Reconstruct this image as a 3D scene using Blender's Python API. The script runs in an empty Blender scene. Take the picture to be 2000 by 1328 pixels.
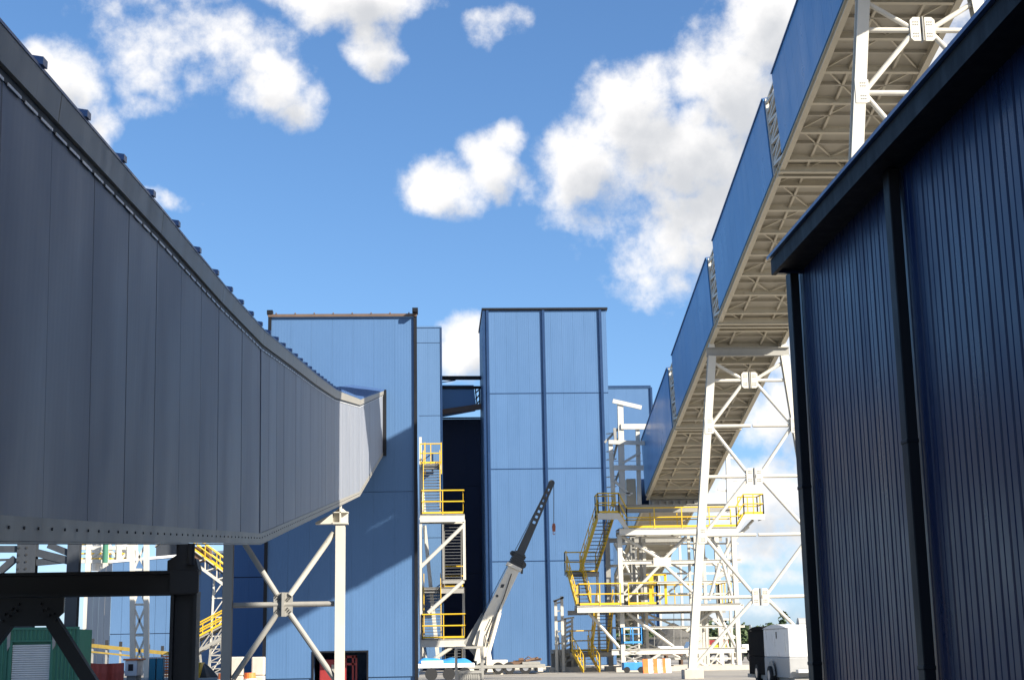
import bpy, math, random
from mathutils import Vector as V, Matrix
random.seed(7)
R = math.radians
S = bpy.context.scene
COL = S.collection
F = 2850.0
CAM = V((0, 0, 1.6))
cY = V((845 - 1000, -(1266 - 664), -F)).normalized()
cZ = V((1, .0178, 0)).cross(cY).normalized()
cX = cY.cross(cZ).normalized()
RM = Matrix((cX, cY, cZ))            # camera axes -> world


def ray(px, py):
    return (RM @ V((px - 1000, 664 - py, -F))).normalized()


def U(px, py, X=None, Y=None, Z=None):
    """point seen at a photo pixel on a known plane of the site"""
    d = ray(px, py)
    if X is not None: t = (X - CAM.x) / d.x
    elif Y is not None: t = (Y - CAM.y) / d.y
    else: t = (Z - CAM.z) / d.z
    return CAM + d * t


# ------------------------------------------------------------------ materials
def mat(name, col, rough=.5, metal=0, var=.0, nscale=3, bump=0, bscale=40, spec=.5, island=0, dirt=None, rib=None, coat=0):
    m = bpy.data.materials.new(name); m.use_nodes = True
    nt = m.node_tree; N = nt.nodes; L = nt.links
    b = N['Principled BSDF']
    b.inputs['Roughness'].default_value = rough
    b.inputs['Metallic'].default_value = metal
    b.inputs['Specular IOR Level'].default_value = spec
    b.inputs['Coat Weight'].default_value = coat
    tc = N.new('ShaderNodeTexCoord')
    rgb = N.new('ShaderNodeRGB'); rgb.outputs[0].default_value = (*col, 1)
    out = rgb.outputs[0]
    if var:
        no = N.new('ShaderNodeTexNoise'); no.inputs['Scale'].default_value = nscale; no.inputs['Detail'].default_value = 8
        no.inputs['Roughness'].default_value = .65
        mp = N.new('ShaderNodeMapping'); mp.inputs['Scale'].default_value = (1, 1, .35)
        L.new(tc.outputs['Object'], mp.inputs[0]); L.new(mp.outputs[0], no.inputs['Vector'])
        mr = N.new('ShaderNodeMapRange'); mr.inputs[1].default_value = .25; mr.inputs[2].default_value = .75
        mr.inputs[3].default_value = 1 - var; mr.inputs[4].default_value = 1 + var
        L.new(no.outputs[0], mr.inputs[0])
        mx = N.new('ShaderNodeVectorMath'); mx.operation = 'SCALE'
        L.new(out, mx.inputs[0]); L.new(mr.outputs[0], mx.inputs['Scale']); out = mx.outputs[0]
        mr2 = N.new('ShaderNodeMapRange'); mr2.inputs[1].default_value = .3; mr2.inputs[2].default_value = .7
        mr2.inputs[3].default_value = max(.05, rough - .08); mr2.inputs[4].default_value = min(1, rough + .1)
        L.new(no.outputs[0], mr2.inputs[0]); L.new(mr2.outputs[0], b.inputs['Roughness'])
    if island:
        g = N.new('ShaderNodeNewGeometry')
        mr = N.new('ShaderNodeMapRange'); mr.inputs[3].default_value = 1 - island; mr.inputs[4].default_value = 1 + island
        L.new(g.outputs['Random Per Island'], mr.inputs[0])
        mx = N.new('ShaderNodeVectorMath'); mx.operation = 'SCALE'
        L.new(out, mx.inputs[0]); L.new(mr.outputs[0], mx.inputs['Scale']); out = mx.outputs[0]
    if dirt:
        no = N.new('ShaderNodeTexNoise'); no.inputs['Scale'].default_value = dirt[1]; no.inputs['Detail'].default_value = 10
        no.inputs['Roughness'].default_value = .7
        mp = N.new('ShaderNodeMapping'); mp.inputs['Scale'].default_value = dirt[3] if len(dirt) > 3 else (1, 1, 1)
        L.new(tc.outputs['Object'], mp.inputs[0]); L.new(mp.outputs[0], no.inputs['Vector'])
        mr = N.new('ShaderNodeMapRange'); mr.inputs[1].default_value = dirt[2]; mr.inputs[2].default_value = dirt[2] + .15
        mr.inputs[4].default_value = dirt[4] if len(dirt) > 4 else .7
        L.new(no.outputs[0], mr.inputs[0])
        mx = N.new('ShaderNodeMix'); mx.data_type = 'RGBA'
        L.new(mr.outputs[0], mx.inputs[0]); L.new(out, mx.inputs[6]); mx.inputs[7].default_value = (*dirt[0], 1)
        out = mx.outputs[2]
    L.new(out, b.inputs['Base Color'])
    nrm = None
    if rib:                                             # fine pressed ribs of a metal panel: (axis, waves per metre, strength)
        sx = N.new('ShaderNodeSeparateXYZ'); L.new(tc.outputs['Object'], sx.inputs[0])
        mu = N.new('ShaderNodeMath'); mu.operation = 'MULTIPLY'; mu.inputs[1].default_value = rib[1] * 2 * math.pi
        L.new(sx.outputs[rib[0]], mu.inputs[0])
        si = N.new('ShaderNodeMath'); si.operation = 'SINE'; L.new(mu.outputs[0], si.inputs[0])
        bp = N.new('ShaderNodeBump'); bp.inputs['Strength'].default_value = rib[2]; bp.inputs['Distance'].default_value = .004
        L.new(si.outputs[0], bp.inputs['Height']); nrm = bp
    if bump:
        no = N.new('ShaderNodeTexNoise'); no.inputs['Scale'].default_value = bscale; no.inputs['Detail'].default_value = 6
        L.new(tc.outputs['Object'], no.inputs['Vector'])
        bp = N.new('ShaderNodeBump'); bp.inputs['Strength'].default_value = bump; bp.inputs['Distance'].default_value = .02
        L.new(no.outputs[0], bp.inputs['Height'])
        if nrm: L.new(nrm.outputs[0], bp.inputs['Normal'])
        nrm = bp
    if nrm: L.new(nrm.outputs[0], b.inputs['Normal'])
    return m


M = {}
M['blue'] = mat('blue_wall_paint', (.080, .160, .30), .45, var=.05, nscale=.6, bump=.14, bscale=.9, island=.02, rib=(0, 7, .25), spec=.2, dirt=((.068, .135, .25), .9, .56, (1.6, 1.6, .07), .35))
M['blue2'] = mat('pale_blue_wall_paint', (.095, .178, .315), .45, var=.06, nscale=.6, bump=.14, bscale=.9, island=.02, rib=(0, 7, .25), spec=.2)
M['bluetrim'] = mat('dark_blue_trim', (.014, .042, .11), .4, var=.08, spec=.3)
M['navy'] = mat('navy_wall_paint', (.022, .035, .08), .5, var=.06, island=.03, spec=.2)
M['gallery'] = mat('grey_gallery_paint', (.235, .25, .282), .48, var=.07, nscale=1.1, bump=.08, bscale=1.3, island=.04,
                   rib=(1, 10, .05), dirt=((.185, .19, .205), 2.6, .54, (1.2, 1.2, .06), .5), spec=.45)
M['convblue'] = mat('conveyor_blue_paint', (.06, .21, .45), .33, var=.06, nscale=.5, bump=.1, bscale=1, island=.03, rib=(1, 5, .25), spec=.45, dirt=((.055, .16, .34), 1.2, .60, (1, 1, .2), .5))
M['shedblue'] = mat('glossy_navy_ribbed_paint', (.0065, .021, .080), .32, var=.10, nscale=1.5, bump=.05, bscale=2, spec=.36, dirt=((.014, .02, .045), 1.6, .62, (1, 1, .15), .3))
M['black'] = mat('black_trim', (.007, .008, .011), .5, var=.15, spec=.3)
M['fascia'] = mat('black_fascia', (.006, .007, .010), .6, var=.2, nscale=6, spec=.2)
M['brown'] = mat('brown_coping', (.13, .085, .06), .5, var=.15)
M['beige'] = mat('beige_deck_paint', (.40, .365, .295), .55, var=.12, nscale=1.2, dirt=((.22, .155, .08), 1.1, .62, (1, 1, 1), .5))
M['beigebeam'] = mat('cream_steel_paint', (.52, .47, .365), .5, var=.08, nscale=2, dirt=((.30, .22, .11), 1.6, .62, (1, 1, 1), .5))
M['white'] = mat('offwhite_steel_paint', (.58, .55, .475), .45, var=.08, nscale=3, dirt=((.36, .30, .21), 2.2, .64, (1, 1, .4), .45))
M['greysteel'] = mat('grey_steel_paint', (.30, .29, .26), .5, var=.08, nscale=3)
M['darksteel'] = mat('dark_steel_paint', (.03, .03, .03), .55, var=.18, nscale=4, dirt=((.06, .055, .05), 5, .6))
M['midsteel'] = mat('blue_grey_steel', (.04, .046, .055), .5, var=.15, nscale=4)
M['trim'] = mat('grey_beige_flashing', (.30, .28, .235), .45, var=.10, nscale=5, dirt=((.20, .185, .155), 7, .55, (1, 6, .3), .5))
M['roofribs'] = mat('navy_roof_sheet', (.06, .12, .26), .35, var=.08)
M['bolt'] = mat('dark_bolt', (.03, .03, .03), .5)
M['yellow'] = mat('yellow_safety_paint', (.70, .44, .02), .45, var=.06, nscale=4, dirt=((.38, .25, .05), 3, .68))
M['grate'] = mat('grating_steel', (.09, .095, .10), .5, var=.15)
M['cream'] = mat('crane_cream_paint', (.72, .66, .54), .4, var=.06, dirt=((.42, .34, .24), 2.2, .62))
M['boom'] = mat('dark_boom_paint', (.05, .052, .05), .45, var=.2, nscale=5)
M['glass'] = mat('dark_glass', (.03, .04, .045), .08, spec=.8)
M['red'] = mat('red_machine_paint', (.28, .025, .025), .45, var=.15)
M['redtarp'] = mat('red_tarp', (.42, .07, .045), .7, var=.2, bump=.6, bscale=4)
M['orange'] = mat('orange_plastic', (.85, .20, .04), .5, var=.1)
M['teal'] = mat('teal_panel', (.02, .22, .32), .5, var=.08)
M['green'] = mat('green_container_paint', (.035, .16, .10), .5, var=.15, nscale=2, dirt=((.08, .09, .07), 2.5, .62))
M['shutter'] = mat('galvanised_shutter', (.62, .62, .60), .4, var=.08)
M['conc'] = mat('pale_concrete', (.50, .46, .39), .9, var=.15, nscale=3, bump=.3)
M['bluetarp'] = mat('blue_tarp', (.05, .28, .62), .55, var=.15, bump=.5, bscale=3)
M['offwhite'] = mat('white_body_paint', (.76, .76, .74), .3, var=.05, dirt=((.5, .48, .44), 2.5, .66, (1, 1, .3), .4))
M['greyband'] = mat('grey_lower_panel', (.36, .36, .35), .45, var=.06)
M['blackpaint'] = mat('glossy_black_body', (.010, .010, .011), .8, var=.15, spec=.05)
M['rubber'] = mat('tyre_rubber', (.02, .02, .02), .8)
M['rim'] = mat('steel_rim', (.5, .5, .5), .35, metal=.7)
M['rust'] = mat('rusty_steel', (.13, .075, .045), .8, var=.3, nscale=8)
M['pile'] = mat('grey_stone_heap', (.10, .095, .085), .95, var=.2, nscale=2, bump=.8, bscale=1)
M['leaf'] = mat('dark_tree_leaves', (.055, .085, .03), .8, var=.45, nscale=.12, island=.35)
M['bark'] = mat('grey_bark', (.12, .10, .08), .9, var=.2)
M['dark'] = mat('dark_interior', (.03, .025, .025), .9, var=.1)
M['ground'] = mat('gravel_ground', (.30, .275, .235), .95, var=.22, nscale=.4, bump=.5, bscale=6, dirt=((.2, .175, .14), .09, .52))
M['yellowdull'] = mat('weathered_yellow_paint', (.30, .21, .04), .6, var=.2, nscale=3)
M['hook'] = mat('rusty_red_hook', (.30, .09, .05), .6, var=.2)


# ------------------------------------------------------------------ mesh builder
class MB:
    def __init__(s): s.v = []; s.f = []; s.m = []; s.cur = 0

    def add(s, vs, fs):
        o = len(s.v); s.v += [tuple(p) for p in vs]
        s.f += [tuple(i + o for i in f) for f in fs]; s.m += [s.cur] * len(fs)
        return s

    def hexa(s, b, t):            # bottom 4 (ccw from above), top 4
        return s.add(list(b) + list(t), [(3, 2, 1, 0), (4, 5, 6, 7), (0, 1, 5, 4), (1, 2, 6, 5), (2, 3, 7, 6), (3, 0, 4, 7)])

    def box(s, x0, x1, y0, y1, z0, z1):
        return s.hexa([(x0, y0, z0), (x1, y0, z0), (x1, y1, z0), (x0, y1, z0)], [(x0, y0, z1), (x1, y0, z1), (x1, y1, z1), (x0, y1, z1)])

    def frame(s, p, q, up):
        p = V(p); q = V(q); d = (q - p).normalized(); up = V(up)
        if abs(d.dot(up)) > .98: up = V((0, 1, 0)) if abs(d.y) < .9 else V((1, 0, 0))
        a = d.cross(up).normalized(); b = a.cross(d).normalized()
        return p, q, a, b

    def poly(s, p, q, prof, up=(0, 0, 1)):      # prof: list of (side, up) ccw
        p, q, a, b = s.frame(p, q, up); n = len(prof)
        vs = [e + a * x + b * y for e in (p, q) for x, y in prof]
        fs = [tuple(range(n)), tuple(range(2 * n - 1, n - 1, -1))]
        fs += [(i, i + n, (i + 1) % n + n, (i + 1) % n) for i in range(n)]
        return s.add(vs, fs)

    def bar(s, p, q, w, h, up=(0, 0, 1)):
        w /= 2; h /= 2
        return s.poly(p, q, [(-w, -h), (w, -h), (w, h), (-w, h)], up)

    def ibeam(s, p, q, w, h, t=.025, up=(0, 0, 1)):
        w /= 2; h /= 2; k = t / 2
        return s.poly(p, q, [(-w, -h), (w, -h), (w, -h + t), (k, -h + t), (k, h - t), (w, h - t), (w, h), (-w, h), (-w, h - t), (-k, h - t), (-k, -h + t), (-w, -h + t)], up)

    def tube(s, p, q, r, n=8, r2=None):
        p, q, a, b = s.frame(p, q, (0, 0, 1)); r2 = r if r2 is None else r2
        vs = [e + (a * math.cos(2 * math.pi * i / n) + b * math.sin(2 * math.pi * i / n)) * rr for e, rr in ((p, r), (q, r2)) for i in range(n)]
        return s.add(vs, [tuple(range(n)), tuple(range(2 * n - 1, n - 1, -1))] + [(i, i + n, (i + 1) % n + n, (i + 1) % n) for i in range(n)])

    def prism(s, pts, vec):
        n = len(pts); vec = V(vec)
        vs = [V(p) for p in pts] + [V(p) + vec for p in pts]
        return s.add(vs, [tuple(range(n - 1, -1, -1)), tuple(range(n, 2 * n))] + [(i, (i + 1) % n, (i + 1) % n + n, i + n) for i in range(n)])

    def path(s, pts, r, n=6):
        for a, b in zip(pts, pts[1:]): s.tube(a, b, r, n)
        return s

    def build(s, name, m, parent=None, loc=None, bevel=0, smooth=False):
        me = bpy.data.meshes.new(name)
        off = V(loc) if loc is not None else (ROOT.get(parent.name, V()) if parent else V())
        me.from_pydata([V(p) - off for p in s.v], [], s.f)
        ms = m if isinstance(m, (list, tuple)) else [m]
        for k in ms: me.materials.append(M[k])
        me.polygons.foreach_set('material_index', s.m)
        import bmesh
        bm = bmesh.new(); bm.from_mesh(me); bmesh.ops.recalc_face_normals(bm, faces=bm.faces); bm.to_mesh(me); bm.free()
        if smooth: me.polygons.foreach_set('use_smooth', [True] * len(me.polygons))
        o = bpy.data.objects.new(name, me); COL.objects.link(o)
        if parent is not None:
            o.parent = parent; ROOT[o.name] = off
        else:
            o.location = off
        if bevel:
            bv = o.modifiers.new('bevel', 'BEVEL'); bv.width = bevel; bv.segments = 2; bv.limit_method = 'ANGLE'
        return o


ROOT = {}


def tag(o, label, cat, group=None, kind=None):
    o['label'] = label; o['category'] = cat
    if group: o['group'] = group
    if kind: o['kind'] = kind
    return o


def thing(name, label, cat, loc, group=None):
    o = bpy.data.objects.new(name, None); COL.objects.link(o); o.empty_display_size = .3
    o.location = loc; ROOT[o.name] = V(loc)
    return tag(o, label, cat, group)


def mb(): return MB()


def rail(b, pts, h=1.07, r=.028, step=1.25, toe=True, mid=True):
    """safety rail along a line of deck points: posts, top rail, mid rail, toe board"""
    for p, q in zip(pts, pts[1:]):
        p = V(p); q = V(q); L = (q - p).length; n = max(1, round(L / step))
        for i in range(n + 1):
            e = p.lerp(q, i / n); b.bar(e - V((0, 0, .18)), e + V((0, 0, h)), .06, .06)
        z = V((0, 0, h)); b.tube(p + z, q + z, r, 6)
        if mid: z = V((0, 0, h * .52)); b.tube(p + z, q + z, r, 6)
        if toe: z = V((0, 0, .08)); b.bar(p + z, q + z, .012, .13)
    return b


def stairs(root, p, q, w, rails=(1, 1), mats=('greysteel', 'grate'), n=None, wv=None):
    """straight flight from foot p to head q (centre line), width w"""
    p = V(p); q = V(q); d = q - p
    side = (wv or V((d.y, -d.x, 0)).normalized()) * (w / 2)
    n = n or max(4, round(d.z / .22))
    for k, e in enumerate((-1, 1)):
        mb().bar(p + side * e, q + side * e, .05, .26).build('stringer', mats[0] if not isinstance(mats[0], tuple) else mats[0][k], root)
    t = mb()
    f = V((d.x, d.y, 0)).normalized() * .13
    for i in range(1, n):
        c = p.lerp(q, i / n)
        a = side * .96
        t.hexa([c - a - f, c + a - f, c + a + f, c - a + f], [x + V((0, 0, .045)) for x in (c - a - f, c + a - f, c + a + f, c - a + f)])
    t.build('treads', mats[1], root)
    for k, e in enumerate((-1, 1)):
        if rails[k]:
            r = mb(); a = p + side * e; c = q + side * e
            m_ = 4
            for i in range(m_ + 1):
                x = a.lerp(c, i / m_); r.bar(x, x + V((0, 0, 1.0)), .05, .05)
            for hh in (.5, 1.0): r.tube(a + V((0, 0, hh)), c + V((0, 0, hh)), .028, 6)
            r.build('handrail', 'yellow', root)


def wall(b, x0, x1, y, z0, z1, pw=1.0, th=.06, gap=.005, openings=()):
    """upright panels side by side on a plane facing -Y"""
    n = max(1, round((x1 - x0) / pw)); w = (x1 - x0) / n
    for i in range(n):
        a = x0 + i * w; c = a + w
        segs = [(a, c, z0)]
        for (ox0, ox1, oz) in openings:
            ns = []
            for (s0, s1, zz) in segs:
                cuts = sorted({s0, s1, *[k for k in (ox0, ox1) if s0 < k < s1]})
                for u, v in zip(cuts, cuts[1:]):
                    mid = (u + v) / 2
                    ns.append((u, v, oz if ox0 < mid < ox1 else zz))
            segs = ns
        for (s0, s1, zz) in segs:
            b.box(s0 + (gap / 2 if s0 == a else 0), s1 - (gap / 2 if s1 == c else 0), y - th, y, zz, z1)
    return b


def wall_x(b, x, y0, y1, z0, z1, pw=1.0, th=.06, gap=.005, sgn=-1):
    n = max(1, round((y1 - y0) / pw)); w = (y1 - y0) / n
    for i in range(n):
        a = y0 + i * w
        b.box(min(x, x + sgn * th), max(x, x + sgn * th), a + gap / 2, a + w - gap / 2, z0, z1)
    return b


# ------------------------------------------------------------------ ground
g = mb()
g.add([(-2500, -300, 0), (2500, -300, 0), (2500, 3500, 0), (-2500, 3500, 0)], [(0, 1, 2, 3)])
go = g.build('ground', 'ground'); go['kind'] = 'structure'

# ------------------------------------------------------------------ left conveyor gallery (beside the camera)
XG = -2.4; GW = 2.9; GH = 2.62
b1 = U(500, 1057, X=XG); b2 = U(699, 966, X=XG); b3 = U(746, 887, X=XG); b0 = U(8, 1046, X=XG)
YW = b3.y                                              # front wall of the tall blue building
s1 = (b1.z - b0.z) / (b1.y - b0.y)
b0 = V((XG, -6, b1.z - s1 * (b1.y + 6)))
s2 = (b2.z - b1.z) / (b2.y - b1.y); s3 = (b3.z - b2.z) / (b3.y - b2.y)
print('gallery', b0, b1, b2, b3, s1, s2, s3)
eave = sorted((U(x, y, X=XG + .1).y, U(x, y, X=XG + .1).z - .25) for x, y in ((0, 47), (105, 166), (185, 256), (245, 326), (340, 440), (430, 550), (515, 646), (600, 716), (640, 752), (697, 785), (748, 752)))
def ztop(y):
    if y <= eave[0][0]: return eave[0][1] - .085 * (eave[0][0] - y)
    for (ya_, za_), (yb_, zb2_) in zip(eave, eave[1:]):
        if y <= yb_: return za_ + (zb2_ - za_) * (y - ya_) / (yb_ - ya_)
    return eave[-1][1]
main = [b0, b1, b2, b3]
def zbot(y):
    for p, q in zip(main, main[1:]):
        if y <= q.y + 1e-6: return p.z + (q.z - p.z) * (y - p.y) / (q.y - p.y)
brk = [b0.y, 9.0, 12.5, 16.2, b1.y, 24.5, 29.5, 35.5, b2.y, b3.y]
bots = [V((XG, y, zbot(y))) for y in brk]
LEAN = [.22, .22, .22, .24, .27, .31, .34, .36, .4, 0]
tops = [V((XG, p.y - l, ztop(p.y - l))) for p, l in zip(bots, LEAN)]
IJ = brk.index(b1.y)
gal = thing('conveyor_gallery', 'long grey clad conveyor gallery rising along the left side towards the blue tower', 'conveyor gallery', (XG - GW / 2, b1.y, 0))
w = mb(); core = mb(); fl = mb(); tr = mb(); rf = mb(); sof = mb(); fw = mb()
for i in range(len(bots) - 1):
    p, q, tp, tq = bots[i], bots[i + 1], tops[i], tops[i + 1]
    n = round((q.y - p.y) / 1.07)
    for k in range(n):
        g0 = (k + .009) / n if n else 0; g1 = (k + .991) / n
        a, c, d, e = p.lerp(q, g0), p.lerp(q, g1), tp.lerp(tq, g1), tp.lerp(tq, g0)
        j = random.uniform(-.0025, .0025)
        w.prism([a, c, d, e], (.05 + j, 0, 0))
    ww = V((-GW, 0, 0)); inn = V((-.004, 0, .0))
    core.hexa([p + ww, p + inn, q + inn, q + ww], [tp + ww, tp + inn, tq + inn, tq + ww])
    # bolted bottom flange
    fl.prism([p + V((.053, 0, -.03)), q + V((.053, 0, -.03)), q + V((.053, 0, .11)), p + V((.053, 0, .11))], (.012, 0, 0))
    fl.prism([p + V((-.15, 0, -.045)), q + V((-.15, 0, -.045)), q + V((-.15, 0, -.033)), p + V((-.15, 0, -.033))], (.215, 0, 0))
    fl.cur = 1
    m_ = round((q.y - p.y) / .305)
    for k in range(m_):
        c = p.lerp(q, (k + .5) / m_) + V((.065, 0, .045)); fl.tube(c, c + V((.008, 0, 0)), .0105, 6)
    fl.cur = 0
    # eave flashing in lengths of 6 m, dark recess and dotted clip line under it
    L = (tq.y - tp.y); k_ = max(1, round(L / 6.5))
    for k in range(k_):
        a, c = tp.lerp(tq, (k + .0015) / k_), tp.lerp(tq, (k + .9985) / k_)
        tr.prism([a + V((.045, 0, .062)), a + V((.085, 0, .062)), a + V((.10, 0, .25)), a + V((.045, 0, .25))], c - a)
    sof.prism([tp + V((.03, 0, .001)), tp + V((.058, 0, .001)), tp + V((.058, 0, .06)), tp + V((.03, 0, .06))], tq - tp)
    mm = round(L / .35)
    for k in range(mm):
        a, c = tp.lerp(tq, (k + .12) / mm), tp.lerp(tq, (k + .88) / mm)
        fw.prism([a + V((.060, 0, -.008)), a + V((.066, 0, -.008)), a + V((.066, 0, .010)), a + V((.060, 0, .010))], c - a)
    # roof, two slopes, with raised cross ribs whose ends show at the eave
    ez = V((.105, 0, .252)); rz = V((-GW / 2, 0, .50)); ez2 = V((-GW - .105, 0, .252)); dz = V((0, 0, .02))
    for A, B in ((ez, rz), (rz, ez2)):
        rf.hexa([tp + A, tq + A, tq + B, tp + B], [tp + A + dz, tq + A + dz, tq + B + dz, tp + B + dz])
        for k in range(n):
            a, c = tp.lerp(tq, (k + .5) / n), tp.lerp(tq, (k + .5) / n + .10 / L)
            z1, z2 = V((0, 0, .021)), V((0, 0, .07)); o = V((.015, 0, 0)) if A is ez else V()
            rf.hexa([a + A + o + z1, c + A + o + z1, c + B + z1, a + B + z1], [a + A + o + z2, c + A + o + z2, c + B + z2, a + B + z2])
        if i == len(bots) - 2:
            for k in range(n * 4):
                t0 = (k + .2) / (n * 4); a, c = tp.lerp(tq, t0), tp.lerp(tq, t0 + .06 / L)
                z1, z2 = V((0, 0, .021)), V((0, 0, .06))
                rf.hexa([a + A + z1, c + A + z1, c + B + z1, a + B + z1], [a + A + z2, c + A + z2, c + B + z2, a + B + z2])
w.build('wall_panels', 'gallery', gal)
core.build('core_box', 'darksteel', gal)
fl.build('bolted_flange', ['trim', 'bolt'], gal)
tr.build('eave_flashing', 'trim', gal); sof.build('eave_recess', 'black', gal); fw.build('panel_clips', 'offwhite', gal)
rf.build('roof', 'roofribs', gal)
j = mb(); j.prism([b1 + V((.051, -.05, .1)), b1 + V((.051, .05, .1)), tops[IJ] + V((.051, .05, 0)), tops[IJ] + V((.051, -.05, 0))], (.012, 0, 0)); j.build('joint_strip', 'gallery', gal)
endp = mb(); endp.box(XG + .06, XG + .22, YW - .35, YW - .12, b3.z - .1, tops[-1].z + .25); endp.build('corner_post', 'black', gal)

# dark portal under the gallery
YB = 13.9
def UB(x, y): return U(x, y, Y=YB)
p = UB(358, 1328); portal = thing('support_portal', 'dark steel portal with gusset plate and braces under the near end of grey gallery', 'steel support', (p.x, YB, 0))
zt, zb = UB(200, 1117).z, UB(200, 1164).z; zc = (zt + zb) / 2; XP = p.x
XQ = XG - GW + .1
mb().ibeam((XQ - .3, YB, zc), (XP + .12, YB, zc), .24, zt - zb, .03).build('cross_beam', 'darksteel', portal)
for x in (XP, XQ): mb().ibeam((x, YB, 0), (x, YB, zb - .002), .22, .24, .03, up=(1, 0, 0)).build('leg', 'darksteel', portal)
for x in (XP, XQ):
    c = mb(); zz = b1.z - s1 * (b1.y - YB) - .05
    c.prism([(x - .16, YB - .1, zt + .002), (x + .13, YB - .1, zt + .002), (x + .10, YB - .1, zt + .11), (x + .02, YB - .1, zz - .12), (x + .02, YB - .1, zz), (x - .08, YB - .1, zz), (x - .08, YB - .1, zt + .14), (x - .16, YB - .1, zt + .09)], (0, .2, 0))
    c.tube((x + .06, YB - .13, zt + .05), (x + .06, YB - .13, zz), .035, 10)
    c.build('bearing', 'darksteel', portal)
pe = mb(); pe.box(XP - .125, XP + .135, YB - .14, YB - .122, zb + .01, zt - .01); pe.build('end_plate', 'darksteel', portal)
gx = UB(58, 1200).x; gz = UB(58, 1190).z
gp = mb(); gp.prism([(gx - .34, YB - .02, zb - .003), (gx + .31, YB - .02, zb - .003), (gx + .31, YB - .02, gz - .03), (gx + .18, YB - .02, gz - .15), (gx - .18, YB - .02, gz - .15), (gx - .34, YB - .02, gz - .03)], (0, .04, 0))
for sx in (-1, 1):
    for k in range(3):
        for l in range(2):
            cx = gx + sx * (.12 + .06 * k - .02 * l); cz = gz + .03 - .045 * k + .06 * l - .04
            gp.tube((cx, YB - .045, cz), (cx, YB - .02, cz), .013, 6)
gp.build('gusset_plate', 'darksteel', portal)
for ex in (XP - .1, XQ + .1):
    s_ = 1 if ex > gx else -1
    mb().bar((gx + s_ * .14, YB + .04, gz - .02), (ex, YB + .04, .25), .12, .12).build('brace', 'darksteel', portal)

# grey steel behind the portal
YS = 65.2
def US(x, y, Y=YS): return U(x, y, Y=Y)
p = US(48, 1328); fr = thing('steel_frame', 'blue grey bolted steel frame standing behind the dark portal', 'steel frame', (p.x, YS, 0))
for x in (48, 140, -25):
    q = US(x, 1200); mb().ibeam((q.x, YS, 0), (q.x, YS, 6.9), .5 if x != 48 else .8, .5, .05).build('leg', 'midsteel', fr)
q = US(48, 1070)
bo = mb()
for k in range(5):
    for e in (-.16, .16): bo.tube((q.x + e, YS - .29, 5.0 + k * .3), (q.x + e, YS - .24, 5.0 + k * .3), .05, 6)
bo.build('bolts', 'bolt', fr)
for a, c, wd in (((68, 1078), (140, 1096), .34), ((72, 1098), (140, 1092), .28), ((0, 1116), (30, 1090), .28), ((95, 1064), (140, 1082), .28), ((-25, 1072), (34, 1072), .28), ((-20, 1094), (34, 1092), .1)):
    mb().bar(US(*a), US(*c), wd, wd).build('brace', 'midsteel', fr)

# ------------------------------------------------------------------ white trestle under the gallery
YT = U(667, 1003, X=XG).y
def UT(x, y): return U(x, y, Y=YT)
pr = UT(664, 1200); pl = UT(444, 1200)
t = thing('trestle_support', 'off white steel trestle with crossed braces under the far end of grey gallery', 'steel support', ((pr.x + pl.x) / 2, YT, 0))
ztop = UT(664, 1024).z
for x in (pr.x, pl.x):
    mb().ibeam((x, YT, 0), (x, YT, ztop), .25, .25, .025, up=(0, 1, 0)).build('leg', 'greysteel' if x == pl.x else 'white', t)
zg = b2.z - s2 * (b2.y - YT) - .06
for x in (pl.x, pr.x):
    cap = mb()
    cap.box(x - .2, x + .2, YT - .17, YT + .17, ztop + .002, ztop + .05)
    cap.box(x - .02, x + .02, YT - .16, YT + .16, ztop + .052, zg)
    cap.prism([(x - .2, YT - .02, ztop + .052), (x + .2, YT - .02, ztop + .052), (x + .2, YT - .02, ztop + .30), (x + .06, YT - .02, ztop + .42), (x - .06, YT - .02, ztop + .42), (x - .2, YT - .02, ztop + .30)], (0, .04, 0))
    cap.box(x - .21, x + .21, YT - .16, YT + .16, ztop + .301, ztop + .325)
    if x == pl.x: cap.build('bearing', 'greysteel', t)
cap.prism([(pr.x - .205, YT - .14, ztop + .01), (pr.x - .205, YT - .14, ztop + .27), (pr.x - .36, YT - .14, ztop + .20), (pr.x - .66, YT - .14, ztop + .05), (pr.x - .66, YT - .14, ztop + .01)], (0, .28, 0))
cap.build('bearing', 'white', t)
c = UT(553, 1180)
gp = mb()
for e in (-1, 1):
    x0, x1 = c.x + e * .035, c.x + e * .25
    gp.prism([(x0, YT - .02, c.z - .31), (x1 - e * .07, YT - .02, c.z - .31), (x1, YT - .02, c.z - .24), (x1, YT - .02, c.z + .24), (x1 - e * .07, YT - .02, c.z + .31), (x0, YT - .02, c.z + .31)], (0, .04, 0))
gp.box(c.x - .03, c.x + .03, YT - .12, YT + .12, c.z - .31, c.z + .31)
gp.cur = 1
for ex in (-1, 1):
    for ez in (-1, 1):
        for k in range(3):
            for l in range(2):
                x = c.x + ex * (.09 + .04 * k + .03 * l); z = c.z + ez * (.13 + .045 * k - .035 * l)
                gp.tube((x, YT - .045, z), (x, YT - .02, z), .016, 6)
gp.build('gusset_plate', ['greysteel', 'bolt'], t)
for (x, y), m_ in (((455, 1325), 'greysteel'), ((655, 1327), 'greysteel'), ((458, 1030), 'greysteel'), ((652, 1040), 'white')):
    q = UT(x, y); d = (q - c).normalized()
    br = mb(); br.tube(c + d * .30, q, .075, 12); br.bar(q - d * .3, q + d * .12, .03, .16, up=(0, 1, 0)); br.build('brace', m_, t)
for x in (pl.x, pr.x):
    e = 1 if x > c.x else -1
    mb().tube((c.x + e * .03, YT + .03, c.z), (x - e * .15, YT + .03, c.z), .07, 12).build('strut', 'greysteel', t)

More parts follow.
